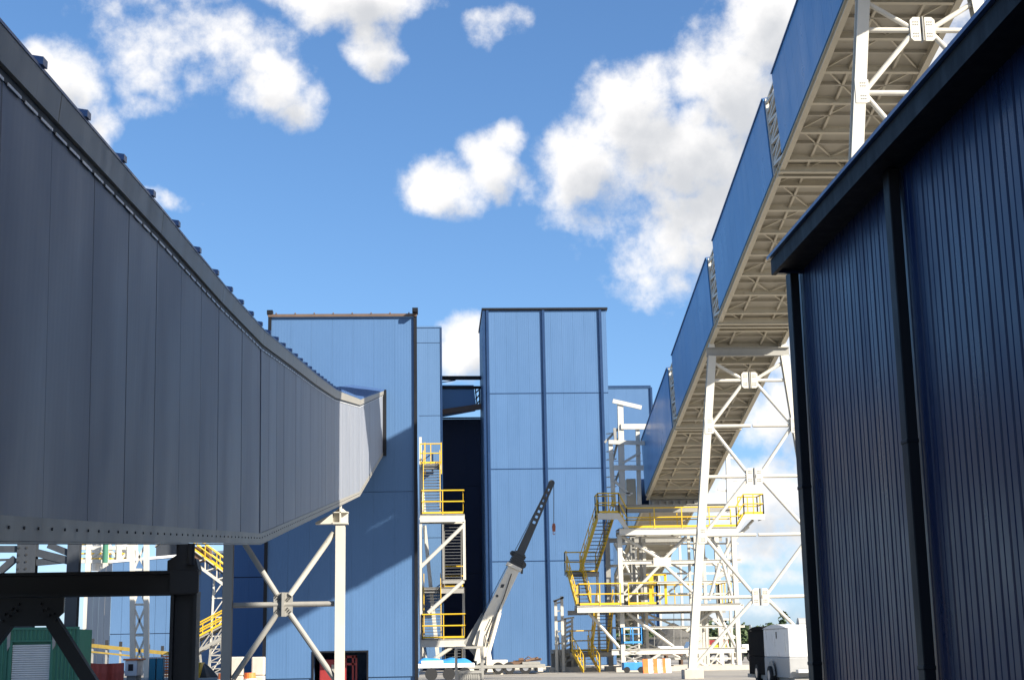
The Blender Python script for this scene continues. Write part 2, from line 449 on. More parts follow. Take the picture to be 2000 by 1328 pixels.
# ------------------------------------------------------------------ tall blue building at the end of the gallery
def UW(x, y, Y=YW): return U(x, y, Y=Y)
xa, xb = UW(519, 1200).x, UW(812, 1200).x; zt = UW(700, 620).z
bl = thing('blue_tower_building', 'tall blue clad building with brown coping that the grey gallery runs into', 'building', ((xa + xb) / 2, YW + 8, 0))
ox0, ox1, oz = UW(611, 1300).x, UW(718, 1300).x, UW(660, 1272).z
zs = UW(700, 961).z
fw_ = mb(); wall(fw_, xa, xb, YW, .35, zs - .015, 1.0, openings=[(ox0, ox1, oz)]); wall(fw_, xa, xb, YW, zs + .015, zt, 1.0); fw_.build('front_wall', 'blue', bl)
DB = 18
bx = mb(); bx.box(xa + .02, ox0, YW + .004, YW + DB, 0, zt - .05); bx.box(ox1, xb - .02, YW + .004, YW + DB, 0, zt - .05); bx.box(ox0, ox1, YW + .004, YW + DB, oz, zt - .05); bx.box(ox0, ox1, YW + 4, YW + DB, 0, oz); bx.build('core', 'blue', bl)
sd = mb(); wall_x(sd, xb - .016, YW, YW + DB, .35, zt, sgn=1); sd.build('side_wall', 'blue', bl)
cp = mb(); cp.box(xa - .12, xb + .12, YW - .2, YW - .065, zt + .004, zt + .14)
for k in range(8):
    x = xa + (xb - xa) * (k + .3) / 7.6; cp.box(x - .03, x + .03, YW - .23, YW - .07, zt + .141, zt + .2)
cp.build('coping', 'brown', bl)
for x in (xa - .03, xb + .03):
    c = mb(); c.box(x - .08, x + .08, YW - .16, YW + .08, 0, zt + .003); c.build('corner_trim', 'black', bl)
    c = mb(); c.box(x - .14, x + .14, YW - .62 if x > xa else YW - .25, YW + .14, zt + .145, zt + .34); c.build('coping_corner', 'black', bl)
df = mb()
for x in (ox0, ox1): df.box(x - .04, x + .04, YW - .1, YW + .1, 0, oz + .04)
df.box(ox0 + .041, ox1 - .041, YW - .1, YW + .1, oz - .04, oz + .04); df.build('doorway_frame', 'black', bl)
# red machine in the doorway
c = UW(660, 1300); rm = thing('red_machine', 'dark red machine cabinet standing in the doorway of the blue building', 'machine', (c.x, YW + 1.5, 0))
a = mb(); a.box(ox0 + .25, c.x + .1, YW + .8, YW + 2.2, .15, oz - .35); a.build('cabinet', 'red', rm, bevel=.04)
a = mb()
for x in (c.x + .28, c.x + .62, c.x + .78): a.box(x, x + .09, YW + .7, YW + .82, 0, oz - .18)
a.box(c.x + .28, c.x + .87, YW + .7, YW + .82, oz - .30, oz - .19); a.box(c.x + .371, c.x + .779, YW + .7, YW + .82, .9, 1.0); a.build('door_frame', 'red', rm)
a = mb(); a.box(c.x - .35, c.x - .05, YW + .74, YW + .79, .5, oz - .6); a.build('panel', 'greysteel', rm)

# blue wall set back on its left
Y2 = YW + 16
x0, x1 = U(446, 1200, Y=Y2).x, U(560, 1200, Y=Y2).x; z1 = U(480, 900, Y=Y2).z; zs = U(480, 1127, Y=Y2).z
n2 = thing('blue_annex_building', 'blue clad building set back left of the tall blue one behind the white trestle', 'building', ((x0 + x1) / 2, Y2, 0))
a = mb(); wall(a, x0, x1, Y2, .3, zs - .03); wall(a, x0, x1, Y2, zs + .03, z1); a.build('front_wall', 'blue', n2)
a = mb(); a.box(x0 + .01, x1 - .01, Y2 + .003, Y2 + 9, 0, z1 - .05); a.build('core', 'navy', n2)
a = mb(); a.box(x0 - .05, x1 + .05, Y2 - .1, Y2 - .062, z1 + .003, z1 + .15); a.build('coping', 'bluetrim', n2)

# ------------------------------------------------------------------ narrow tower, dark wall, bridge, centre building
YN = 112.2
x0, x1 = U(818, 1200, Y=YN).x, U(863, 1000, Y=YN).x; zt = U(840, 640, Y=YN).z
nt_ = thing('narrow_blue_tower', 'slim pale blue tower behind the yellow railed stair left of the dark gap', 'building', ((x0 + x1) / 2, YN, 0))
a = mb(); zz = [.3] + [U(840, y, Y=YN).z for y in (1050, 812, 670)] + [zt]
for u, v in zip(zz, zz[1:]): wall(a, x0 - 1.2, x1, YN, u + .02, v - .02, .9)
a.build('front_wall', 'blue2', nt_)
a = mb(); a.box(x0 - 1.15, x1 - .01, YN + .003, YN + 5, 0, zt - .06); a.build('core', 'navy', nt_)
a = mb(); a.box(x0 - 1.3, x1 + .08, YN - .12, YN - .063, zt - .02, zt + .1); a.build('coping', 'blue2', nt_)
a = mb(); a.box(x1 + .002, x1 + .1, YN - .12, YN + .1, 0, zt - .03); a.build('corner_trim', 'bluetrim', nt_)

YC = 110.0
xc0, xc1 = U(949, 1000, Y=YC).x, U(1189, 800, Y=YC).x; ztc = U(1060, 606, Y=YC).z
zp = .2
cb = thing('centre_blue_building', 'tall blue clad building with dark vertical ribs in the centre behind the crane', 'building', ((xc0 + xc1) / 2, YC + 5, 0))
a = mb(); zz = [zp] + [U(1060, y, Y=YC).z for y in (1095, 915, 768)] + [ztc]
for u, v in zip(zz, zz[1:]): wall(a, xc0, xc1, YC, u + .03, v - .03, .9)
a.build('front_wall', 'blue', cb)
a = mb()
for z in zz[1:-1]: a.box(xc0, xc1, YC - .085, YC - .002, z - .028, z + .028)
a.build('seam_flashing', 'bluetrim', cb)
a = mb(); wall_x(a, xc0 + .016, YC, YC + 8.2, zp, ztc - .02, .9); a.build('side_wall', 'blue', cb)
a = mb(); a.box(xc0 + .02, xc1 - .01, YC + .003, YC + 8.2, 0, ztc - .05); a.build('core', 'blue', cb)
for px, py in ((957, 1000), (1069, 1000), (1180, 900)):
    x = U(px, py, Y=YC).x; a = mb(); a.box(x - .1, x + .1, YC - .2, YC - .062, zp, ztc - .03); a.build('vertical_rib', 'bluetrim', cb)
a = mb(); a.box(xc0 - .06, xc0 + .12, YC - .16, YC + .02, zp, ztc - .02); a.build('corner_trim', 'bluetrim', cb)
a = mb(); a.box(xc0 - .12, xc1 + .12, YC - .24, YC + 8.3, ztc + .002, ztc + .15); a.build('coping', 'black', cb)
a = mb(); a.box(xc0 - .15, xc1 + .15, YC - .2, YC + 8.1, 0, zp - .01); a.build('plinth', 'conc', cb)

YD = 118.3
x0, x1 = U(858, 1000, Y=YD).x, U(960, 1000, Y=YD).x; zt = U(900, 818, Y=YD).z
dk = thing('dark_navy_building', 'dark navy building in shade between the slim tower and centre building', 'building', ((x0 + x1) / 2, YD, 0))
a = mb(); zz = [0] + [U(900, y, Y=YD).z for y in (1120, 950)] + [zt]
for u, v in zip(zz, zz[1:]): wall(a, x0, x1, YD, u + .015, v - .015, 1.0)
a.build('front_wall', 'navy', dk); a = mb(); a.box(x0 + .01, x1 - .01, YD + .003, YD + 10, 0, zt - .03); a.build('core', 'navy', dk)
a = mb(); a.box(x0 - .05, x1 + .05, YD - .16, YD - .062, zt + .002, zt + .12); a.build('coping', 'bluetrim', dk)

YR = 116
def UR(x, y): return U(x, y, Y=YR)
br = thing('bridge_gallery', 'dark blue sloping bridge gallery high between the slim tower and centre building', 'bridge', (UR(900, 800).x, YR, 0))
a = mb(); a.prism([UR(858, 806), UR(858, 752), UR(925, 752), UR(930, 793)], (0, 2.6, 0)); a.build('side_wall', 'convblue', br)
a = mb(); a.bar(UR(858, 738), UR(945, 738) , .3, .28); a.build('roof_beam', 'black', br)
a = mb(); a.bar(UR(858, 757), UR(945, 757) + V((0, -.06, 0)), .2, .22); a.build('sill_beam', 'black', br)
a = mb(); a.prism([UR(858, 811), UR(858, 801), UR(945, 788), UR(945, 799)], (0, -.25, 0)); a.build('floor_beam', 'brown', br)
a = mb()
for p, q in (((928, 756), (932, 792)), ((936, 756), (937, 792)), ((928, 768), (937, 760)), ((929, 780), (937, 770)), ((930, 790), (937, 782))): a.bar(UR(*p), UR(*q), .1, .1)
a.build('end_lattice', 'darksteel', br)
a = mb(); a.bar(UR(860, 741), UR(890, 742), .1, .1); a.bar(UR(860, 747), UR(888, 743), .1, .06); a.build('roof_flashing', 'bluetrim', br)

YQ = 225
x0, x1 = U(1160, 1000, Y=YQ).x, U(1271, 800, Y=YQ).x; zt = U(1230, 757, Y=YQ).z
rb = thing('rear_blue_building', 'blue building far behind the white conveyor tower, right of the centre building', 'building', ((x0 + x1) / 2, YQ, 0))
a = mb(); zz = [.3] + [U(1230, y, Y=YQ).z for y in (1080, 900)] + [zt]
for u, v in zip(zz, zz[1:]): wall(a, x0, x1, YQ, u + .04, v - .04, 2.0)
a.build('front_wall', 'blue', rb); a = mb(); a.box(x0 + .01, x1 - .01, YQ + .003, YQ + 10, 0, zt - .04); a.build('core', 'navy', rb)
a = mb(); a.box(x0 - .05, x1 + .08, YQ - .3, YQ - .062, zt + .002, zt + .28); a.build('coping', 'bluetrim', rb)
a = mb(); a.box(x1 - .02, x1 + .3, YQ - .3, YQ, 0, zt); a.build('corner_trim', 'bluetrim', rb)

# ------------------------------------------------------------------ yellow railed stair tower (centre left)
YF, YK = 107.4, 110.3
def UF(x, y): return U(x, y, Y=YF)
def UK(x, y): return U(x, y, Y=YK)
st = thing('stair_tower', 'white steel stair tower with yellow railings and stacked landings beside the tall blue building', 'stair tower', (UF(864, 1300).x, YF + 2, 0))
xl, xm, xr = UF(824, 1100).x, UF(864, 1100).x, UF(907, 1100).x
zA, zB = UF(860, 1003).z, UF(860, 1246).z
zM, zT = UK(845, 1146).z, UK(845, 905).z
for z in (zA, zB):
    a = mb(); a.box(xl - .1, xr + .05, YF, YF + 1.5, z - .06, z); a.build('landing', 'grate', st)
    for y in (YF - .07, YF + 1.43): mb().ibeam((xl - .12, y, z - .34), (xr + .05, y, z - .34), .13, .54).build('landing_beam', 'white', st)
    a = mb(); rail(a, [(xl, YF + 1.3, z), (xl, YF - .05, z), (xr, YF - .05, z), (xr, YF + 1.4, z)], 1.7, .055, 1.35); a.build('handrail', 'yellow', st)
for z, xx0, xx1 in ((zM, xl - .1, xr), (zT, xl - .1, xm)):
    a = mb(); a.box(xx0, xx1, YK, YK + 1.4, z - .06, z); a.build('landing', 'grate', st)
    a = mb(); a.ibeam((xx0, YK - .06, z - .27), (xx1, YK - .06, z - .27), .13, .42); a.build('landing_beam', 'greysteel', st)
    a = mb()
    if z == zM: rail(a, [(xm + .05, YK, z), (xx1, YK, z), (xx1, YK + 1.3, z)], 1.5, .05, 1.35)
    else: rail(a, [(xx0, YK, z), (xx1, YK, z), (xx1, YK + 1.3, z)], 1.5, .05, .8); a.bar((xx0 + .35, YK, z - .8), (xx0 + .35, YK, z + 1.6), .08, .08); a.bar((xx1, YK, z - .8), (xx1, YK, z + 1.6), .08, .08)
    a.build('handrail', 'yellow', st)
cl, cr = (xl + xm) / 2, (xm + xr) / 2
X1 = V((1, 0, 0))
stairs(st, (cl, YF + 1.5, zA), (cl, YK, zT), 1.25, (1, 1), wv=X1)
stairs(st, (cr, YK, zM), (cr, YF + 1.5, zA), 1.25, (0, 0), wv=X1)
stairs(st, (cl, YF + 1.5, zB), (cl, YK, zM), 1.25, (1, 1), wv=X1)
stairs(st, (cr, YK, .1), (cr, YF + 1.5, zB), 1.25, (0, 1), wv=X1)
for x, y, z in ((xl - .1, YF + .1, zA - .4), (xr, YF + .1, zA - .45), (xl - .1, YK + 1.3, zT + 2.2), (xr, YK + 1.3, zM)):
    lo = 0 if x < xm or y > YF + 1 else UF(905, 1132).z
    mb().bar((x, y, lo), (x, y, z), .2, .2).build('post', 'white', st)
mb().bar((xm + .06, YF + .1, UF(864, 1132).z), (xm + .06, YF + .1, zA - .45), .1, .1).build('post', 'greysteel', st)
mb().ibeam((xm, YF + .1, UF(864, 1135).z), (xr, YF + .1, UF(864, 1135).z), .1, .3).build('landing_beam', 'greysteel', st)
for p, q in (((905, 1026), (816, 1112)), ((905, 1134), (836, 1196)), ((893, 1256), (816, 1308))):
    mb().tube(UF(*p) + V((0, .1, 0)), UF(*q) + V((0, .1, 0)), .14, 10).build('brace', 'white', st)
for p, q in (((829, 1026), (857, 1300)), ((820, 900), (829, 1003)), ((822, 1262), (848, 1328))):
    mb().bar(U(*p, Y=YF + 3.9), U(*q, Y=YF + 3.9), .28, .28).build('brace', 'white', st)

# ------------------------------------------------------------------ mobile crane
YX = 92.0
def UX(x, y, d=0): return U(x, y, Y=YX + d)
base = UX(948, 1300)
cr_ = thing('mobile_crane', 'cream telescopic crane with dark lattice jib raised before the centre blue building', 'crane', (base.x, YX, 0))
p0, p1 = UX(930, 1262), UX(1003, 1108)
d = (p1 - p0).normalized(); nn = V((d.z, 0, -d.x))
a = mb(); hw = .43
a.prism([p0 + nn * hw + V((0, -.32, 0)), p1 + nn * hw * .95 + V((0, -.32, 0)), p1 - nn * hw * .8 + V((0, -.32, 0)), UX(946, 1198) + V((0, -.32, 0)), p0 - nn * hw * .7 + V((0, -.32, 0))], (0, .64, 0)); a.build('boom', 'cream', cr_, bevel=.03)
a = mb(); a.bar(p1 - d * .06, p1 + d * .14, .86, 1.02, up=(nn.x, nn.y, nn.z)); a.build('boom_collar', 'cream', cr_)
p2 = UX(1014, 1085)
a = mb(); a.bar(p1 + d * .141, p2 + d * .2, .6, .66, up=nn)
for k in range(6):
    c = p1 + d * (.22 + .13 * k); a.bar(c, c + d * .05, .74, .84, up=nn)
a.build('inner_boom', 'boom', cr_)
tip = UX(1077, 944); jb = UX(1011, 1092)
dj = (tip - jb).normalized(); nj = V((dj.z, 0, -dj.x))
a = mb()
LJ = (tip - jb).length
for e in (-1, 1):                       # two side plates with a row of holes
    m_ = 7
    for s_ in (-1, 1):
        A, B = jb + nj * .20 * s_ + V((0, e * .16, 0)), tip + nj * .11 * s_ + V((0, e * .12, 0))
        a.bar(A, B, .03, .13, up=nj)
    for k in range(m_ + 1):
        f_ = .45 + .5 * k / m_; c = jb + dj * LJ * f_; wd = .18 - .07 * f_
        a.bar(c - nj * wd + V((0, e * .14, 0)), c + nj * wd + V((0, e * .14, 0)), .03, .17, up=dj)
    A = jb + V((0, e * .16, 0)); a.bar(A, A + dj * LJ * .45, .026, .38, up=nj)
a.build('jib', 'boom', cr_)
a = mb(); a.tube(tip + V((0, -.14, .02)), tip + V((0, .14, .02)), .2, 14); a.bar(tip - dj * .2, tip + dj * .1, .3, .36, up=nj); a.build('tip_sheave', 'boom', cr_)
a = mb(); c = UX(1021, 1103); a.tube(c + V((0, -.15, 0)), c + V((0, .15, 0)), .22, 14); a.bar(UX(1012, 1080), UX(1024, 1092), .38, .26); a.bar(UX(1020, 1100), UX(1019, 1120), .14, .14); a.tube(UX(1001, 1080) + V((0, -.1, 0)), UX(1001, 1080) + V((0, .1, 0)), .16, 12); a.build('jib_pivot', 'boom', cr_)
hk = UX(1081.5, 1022)
a = mb(); a.tube(tip + V((.14, 0, -.05)), hk, .022, 5); a.path([UX(1062, 966), UX(994, 1098), UX(938, 1206)], .022, 5); a.build('hoist_rope', 'boom', cr_)
a = mb(); a.prism([hk + V((-.07, -.06, 0)), hk + V((.07, -.06, 0)), hk + V((.11, -.06, -.18)), hk + V((.09, -.06, -.5)), hk + V((-.09, -.06, -.5)), hk + V((-.11, -.06, -.18))], (0, .12, 0)); a.tube(hk + V((0, -.1, -.25)), hk + V((0, .1, -.25)), .085, 12)
for k in range(6):
    a0, a1 = math.pi * (.5 + .25 * k), math.pi * (.75 + .25 * k)
    a.tube(hk + V((.07 * math.cos(a0), 0, -.62 + .07 * math.sin(a0))), hk + V((.07 * math.cos(a1), 0, -.62 + .07 * math.sin(a1))), .022, 6)
a.build('hook_block', 'hook', cr_)
a = mb(); A = UX(941, 1270); a.prism([UX(926, 1290, -.5), UX(962, 1296, -.5), UX(957, 1266, -.5), UX(946, 1232, -.5), UX(938, 1228, -.5)], (0, 1.0, 0)); a.build('boom_pivot_frame', 'cream', cr_, bevel=.03)
a = mb(); a.prism([UX(906, 1255, .1), UX(942, 1196, .1), UX(947, 1212, .1), UX(945, 1240, .1), UX(928, 1282, .1)], (0, .5, 0)); a.build('superstructure_plate', 'greysteel', cr_)
a = mb(); a.path([UX(952, 1262, -.56), UX(957, 1235, -.58), UX(970, 1200, -.46), UX(984, 1166, -.42), UX(999, 1120, -.40)], .03, 6); a.path([UX(946, 1262, -.56), UX(950, 1240, -.60), UX(963, 1204, -.46)], .03, 6); a.build('hydraulic_hose', 'rubber', cr_)
a = mb(); a.tube(UX(949, 1290, -.4), UX(975, 1196, -.4), .14, 12); a.tube(UX(962, 1240, -.4), UX(980, 1180, -.4), .09, 12); a.build('lift_cylinder', 'cream', cr_)
a = mb(); a.prism([UX(949, 1312, -1.2), UX(950, 1280, -1.2), UX(957, 1284, -1.2), UX(968, 1312, -1.2)], (0, 1.5, 0)); a.box(UX(930, 1300).x, UX(990, 1300).x, YX - 1.1, YX + 1.1, .57, .85); a.build('turntable', 'cream', cr_, bevel=.03)
cab = mb(); c0 = [UX(964, 1318, -1.1), UX(985, 1318, -1.1), UX(981, 1308, -1.1), UX(974, 1294, -1.1), UX(963, 1295, -1.1)]; cab.prism(c0, (0, 1.1, 0)); cabo = cab.build('cab', 'cream', cr_, bevel=.02)
a = mb(); a.prism([UX(969, 1311, -1.12), UX(979, 1311, -1.12), UX(973, 1297, -1.12), UX(968, 1298, -1.12)], (0, .015, 0)); a.build('window', 'glass', cabo)
a = mb(); e = UX(901, 1158)
c = p0.lerp(p1, .62); a.tube(c + nn * -.18 + V((0, -.335, 0)), c + nn * -.18 + V((0, -.322, 0)), .085, 14)
c = p0.lerp(p1, .74); a.prism([c + nn * -.25 + d * .12 + V((0, -.335, 0)), c + nn * -.07 + d * .20 + V((0, -.335, 0)), c + nn * -.05 - d * .02 + V((0, -.335, 0)), c + nn * -.22 - d * .1 + V((0, -.335, 0))], (0, .012, 0)); a.build('boom_markings', 'boom', cr_)  # dark patches standing for the unreadable markings on the boom
xA, xB = UX(905, 1300).x, UX(1062, 1300).x
a = mb(); a.box(xA, xB, YX - 1.25, YX + 1.25, .36, .56); a.box(xB - 1.4, xB - .3, YX - 1.24, YX + 1.24, .561, .72); a.build('carrier_deck', 'greysteel', cr_, bevel=.02)
for x in (xA + .3, xB - .5): a = mb(); a.box(x, x + .3, YX - 2.1, YX + 2.1, .14, .359); a.build('outrigger', 'cream', cr_)
a = mb(); a.bar((xB - 2.2, YX - 1.0, .64), (xB - 1.0, YX - .9, .7), .18, .18); a.box(xB - 1.9, xB - 1.5, YX - .9, YX - .3, .565, .8); a.bar((xB - 1.2, YX - 1.1, .78), (xB - .4, YX - .7, .95), .1, .1); a.bar((xB - 1.0, YX - .2, .8), (xB - .2, YX - .6, .85), .14, .14); a.tube((xB - 1.6, YX - 1.0, .84), (xB - 1.3, YX - 1.0, .86), .1, 12); a.path([(xB - 1.3, YX - .8, .8), (xB - 1.0, YX - .9, 1.02), (xB - .7, YX - .8, .86), (xB - .45, YX - .9, .98)], .03, 6); a.build('deck_tackle', 'rust', cr_)
for k, x in enumerate((xA + 1.1, xA + 2.1, xB - 2.2, xB - 1.2)):
    a = mb(); a.tube((x, YX - 1.2, .36), (x, YX - .85, .36), .36, 20); wo = a.build('wheel', 'rubber', cr_)
    a = mb(); a.tube((x, YX - 1.22, .36), (x, YX - 1.201, .36), .18, 16); a.build('rim', 'rim', wo)

# grey man basket in front
YG = 52.0
def UG(x, y): return U(x, y, Y=YG)
A, B = UG(891, 1262), UG(942, 1262); zz = UG(915, 1312).z
mbk = thing('man_basket', 'grey steel man basket frame standing in front of the crane base', 'man basket', ((A.x + B.x) / 2, YG, 0))
a = mb()
for x in (A.x, B.x):
    for y in (YG, YG + .9): a.bar((x, y, .05), (x, y, A.z), .085, .085)
for z in (A.z - .04, zz): 
    a.bar((A.x + .043, YG, z), (B.x - .043, YG, z), .085, .085); a.bar((A.x + .043, YG + .9, z), (B.x - .043, YG + .9, z), .085, .085)
    for x in (A.x, B.x): a.bar((x, YG + .043, z), (x, YG + .857, z), .085, .085)
a.build('frame', 'greysteel', mbk)
a = mb()
n = 12
for k in range(1, n):
    x = A.x + (B.x - A.x) * k / n; a.box(x - .03, x + .03, YG - .01, YG + .01, .1, zz - .044)
a.box(A.x + .05, B.x - .05, YG + .2, YG + .24, .1, zz - .05); a.build('side_panel', 'greysteel', mbk)
a = mb(); a.box(A.x, B.x, YG, YG + .9, 0, .048); a.build('floor', 'grate', mbk)

# flatbed with blue sheet
YV = 77.5
A, B = U(812, 1312, Y=YV), U(926, 1312, Y=YV)
fb = thing('flatbed_trailer', 'white flatbed trailer carrying a load under blue sheet beside the stair tower', 'trailer', ((A.x + B.x) / 2, YV, 0))
a = mb(); a.box(A.x, B.x, YV - 1, YV + 1, .62, .85); a.build('bed', 'offwhite', fb, bevel=.03)
a = mb()
nx, ny = 24, 10; vs = []; fs = []
for i in range(nx + 1):
    for k in range(ny + 1):
        u, v = i / nx, k / ny
        e = min(1, 6 * min(u, 1 - u)) ** .5 * min(1, 5 * min(v, 1 - v)) ** .5
        vs.append((A.x + .1 + (B.x - A.x - .2) * u, YV - .95 + 1.9 * v, .86 + e * (.28 - .12 * u + .05 * math.sin(9 * u + 2 * v) + .03 * math.sin(23 * u))))
for i in range(nx):
    for k in range(ny): o = i * (ny + 1) + k; fs.append((o, o + 1, o + ny + 2, o + ny + 1))
a.add(vs, fs); a.build('blue_sheet', 'bluetarp', fb, smooth=True)
a = mb(); a.box(A.x + .3, B.x - 1.6, YV - 1.02, YV - .99, .86, 1.0); a.build('side_board', 'offwhite', fb)
for x in (A.x + .8, A.x + 1.7, B.x - .5):
    a = mb(); a.tube((x, YV - 1.0, .32), (x, YV - .75, .32), .32, 16); a.build('wheel', 'rubber', fb)

# ------------------------------------------------------------------ big inclined conveyor on the right
XL = 13.7; CW = 3.75; XRc = XL + CW; CHT = 3.9
q1, q2 = U(1262, 972, X=XL), U(1655, 0, X=XL)
sl = (q2.z - q1.z) / (q1.y - q2.y)
def cz(y): return q1.z + sl * (q1.y - y)
print('conveyor', q1, q2, sl)
ang = math.atan(sl); du = V((0, -math.cos(ang), math.sin(ang))); nu = V((0, math.sin(ang), math.cos(ang)))
YLO = q1.y; YHI = 17.5
cv = thing('inclined_conveyor', 'high blue clad conveyor gallery with beige underside climbing to upper right', 'conveyor gallery', ((XL + XRc) / 2, YLO, 0))
gaps = [U(x, y, X=XL).y for x, y in ((1520, 320), (1399, 590), (1318, 805))]
print('gaps', gaps)
def CP(x, y, n_=0): return V((x, y, cz(y))) + nu * n_
segs = [(YHI, gaps[0]), (gaps[0], gaps[1]), (gaps[1], gaps[2]), (gaps[2], YLO)]
GP = .85
for i, (a_, c_) in enumerate(segs):
    y0 = a_ + (GP if i else 0); y1 = c_ - (GP if i < 3 else 0)
    for x, e in ((XL, -1), (XRc, 1)):
        a = mb(); n = round((y1 - y0) / 1.0); L = (y1 - y0) / n
        for k in range(n):
            u, v = y0 + L * k + .004, y0 + L * (k + 1) - .004
            a.prism([CP(x, u, .22), CP(x, v, .22), CP(x, v, CHT), CP(x, u, CHT)], (e * .05, 0, 0))
        a.build('side_cladding', 'convblue', cv)
        # inner sheet behind the cladding
        a = mb(); a.prism([CP(x - e * .06, y0, .3), CP(x - e * .06, y1, .3), CP(x - e * .06, y1, CHT), CP(x - e * .06, y0, CHT)], (e * .055, 0, 0)); a.build('lining', 'navy', cv)
    a = mb(); a.prism([CP(XL - .1, y0, CHT + .004), CP((XL + XRc) / 2, y0, CHT + .35), CP(XRc + .1, y0, CHT + .004), CP(XRc + .1, y0, CHT + .06), CP((XL + XRc) / 2, y0, CHT + .41), CP(XL - .1, y0, CHT + .06)], CP(0, y1) - CP(0, y0)); a.build('roof', 'roofribs', cv)
    # side truss showing in the gap
    if i < 3:
        for x in (XL + .08, XRc - .08):
            a = mb()
            for o in (-.8, .8): a.bar(CP(x, c_ + o, .1), CP(x, c_ + o, CHT - .05), .14, .14)
            m_ = 7
            for k in range(m_):
                h0, h1 = .2 + (CHT - .4) * k / m_, .2 + (CHT - .4) * (k + 1) / m_; o = .8 if k % 2 else -.8
                a.bar(CP(x, c_ + o, h0), CP(x, c_ - o, h1), .11, .11); a.bar(CP(x, c_ - .8, h1), CP(x, c_ + .8, h1), .09, .09)
            a.build('gap_lattice', 'white', cv)
# underside
a = mb(); a.prism([CP(XL + .02, YHI, .16), CP(XRc - .02, YHI, .16), CP(XRc - .02, YHI, .20), CP(XL + .02, YHI, .20)], CP(0, YLO) - CP(0, YHI)); a.build('floor_plate', 'beige', cv)
for x, e in ((XL + .08, 1), (XRc - .08, -1)):
    a = mb(); a.ibeam(CP(x, YHI, 0), CP(x, YLO, 0), .22, .30, .03, up=nu); a.build('edge_beam', 'beigebeam', cv)
nb = round((YLO - YHI) / 1.9); ys = [YHI + (YLO - YHI) * k / nb for k in range(nb + 1)]
for y in ys: mb().ibeam(CP(XL + .2, y, .02), CP(XRc - .2, y, .02), .14, .28, .02, up=nu).build('cross_beam', 'beigebeam', cv)
for u, v in zip(ys, ys[1:]): y = (u + v) / 2; mb().bar(CP(XL + .2, y, .09), CP(XRc - .2, y, .09), .07, .14, up=nu).build('floor_purlin', 'beige', cv)
for x in (XL + 1.1, XRc - 1.1):
    a = mb(); a.bar(CP(x, YHI, .08), CP(x, YLO, .08), .09, .12, up=nu); a.build('stringer', 'beigebeam', cv)
a = mb()
for k in range(0, nb - 1, 2):
    u, m_, v = ys[k], ys[k + 1], ys[k + 2]; xm_ = (XL + XRc) / 2
    for x in (XL + .22, XRc - .22):
        a.bar(CP(x, u, .07), CP(xm_, m_, .07), .055, .055, up=nu); a.bar(CP(xm_, m_, .07), CP(x, v, .07), .055, .055, up=nu)
a.build('wind_bracing', 'beigebeam', cv)
for y in gaps:
    a = mb()
    for o in (-.17, .17): a.ibeam(CP(XL - .02, y + o, -.06), CP(XRc + .02, y + o, -.06), .14, .36, .025, up=nu)
    a.build('joint_beam', 'beigebeam', cv)
a = mb(); a.prism([CP(XL + .02, YLO - .05, .22), CP(XRc - .02, YLO - .05, .22), CP(XRc - .02, YLO - .05, CHT), CP(XL + .02, YLO - .05, CHT)], (0, .05, 0)); a.build('end_wall', 'convblue', cv)


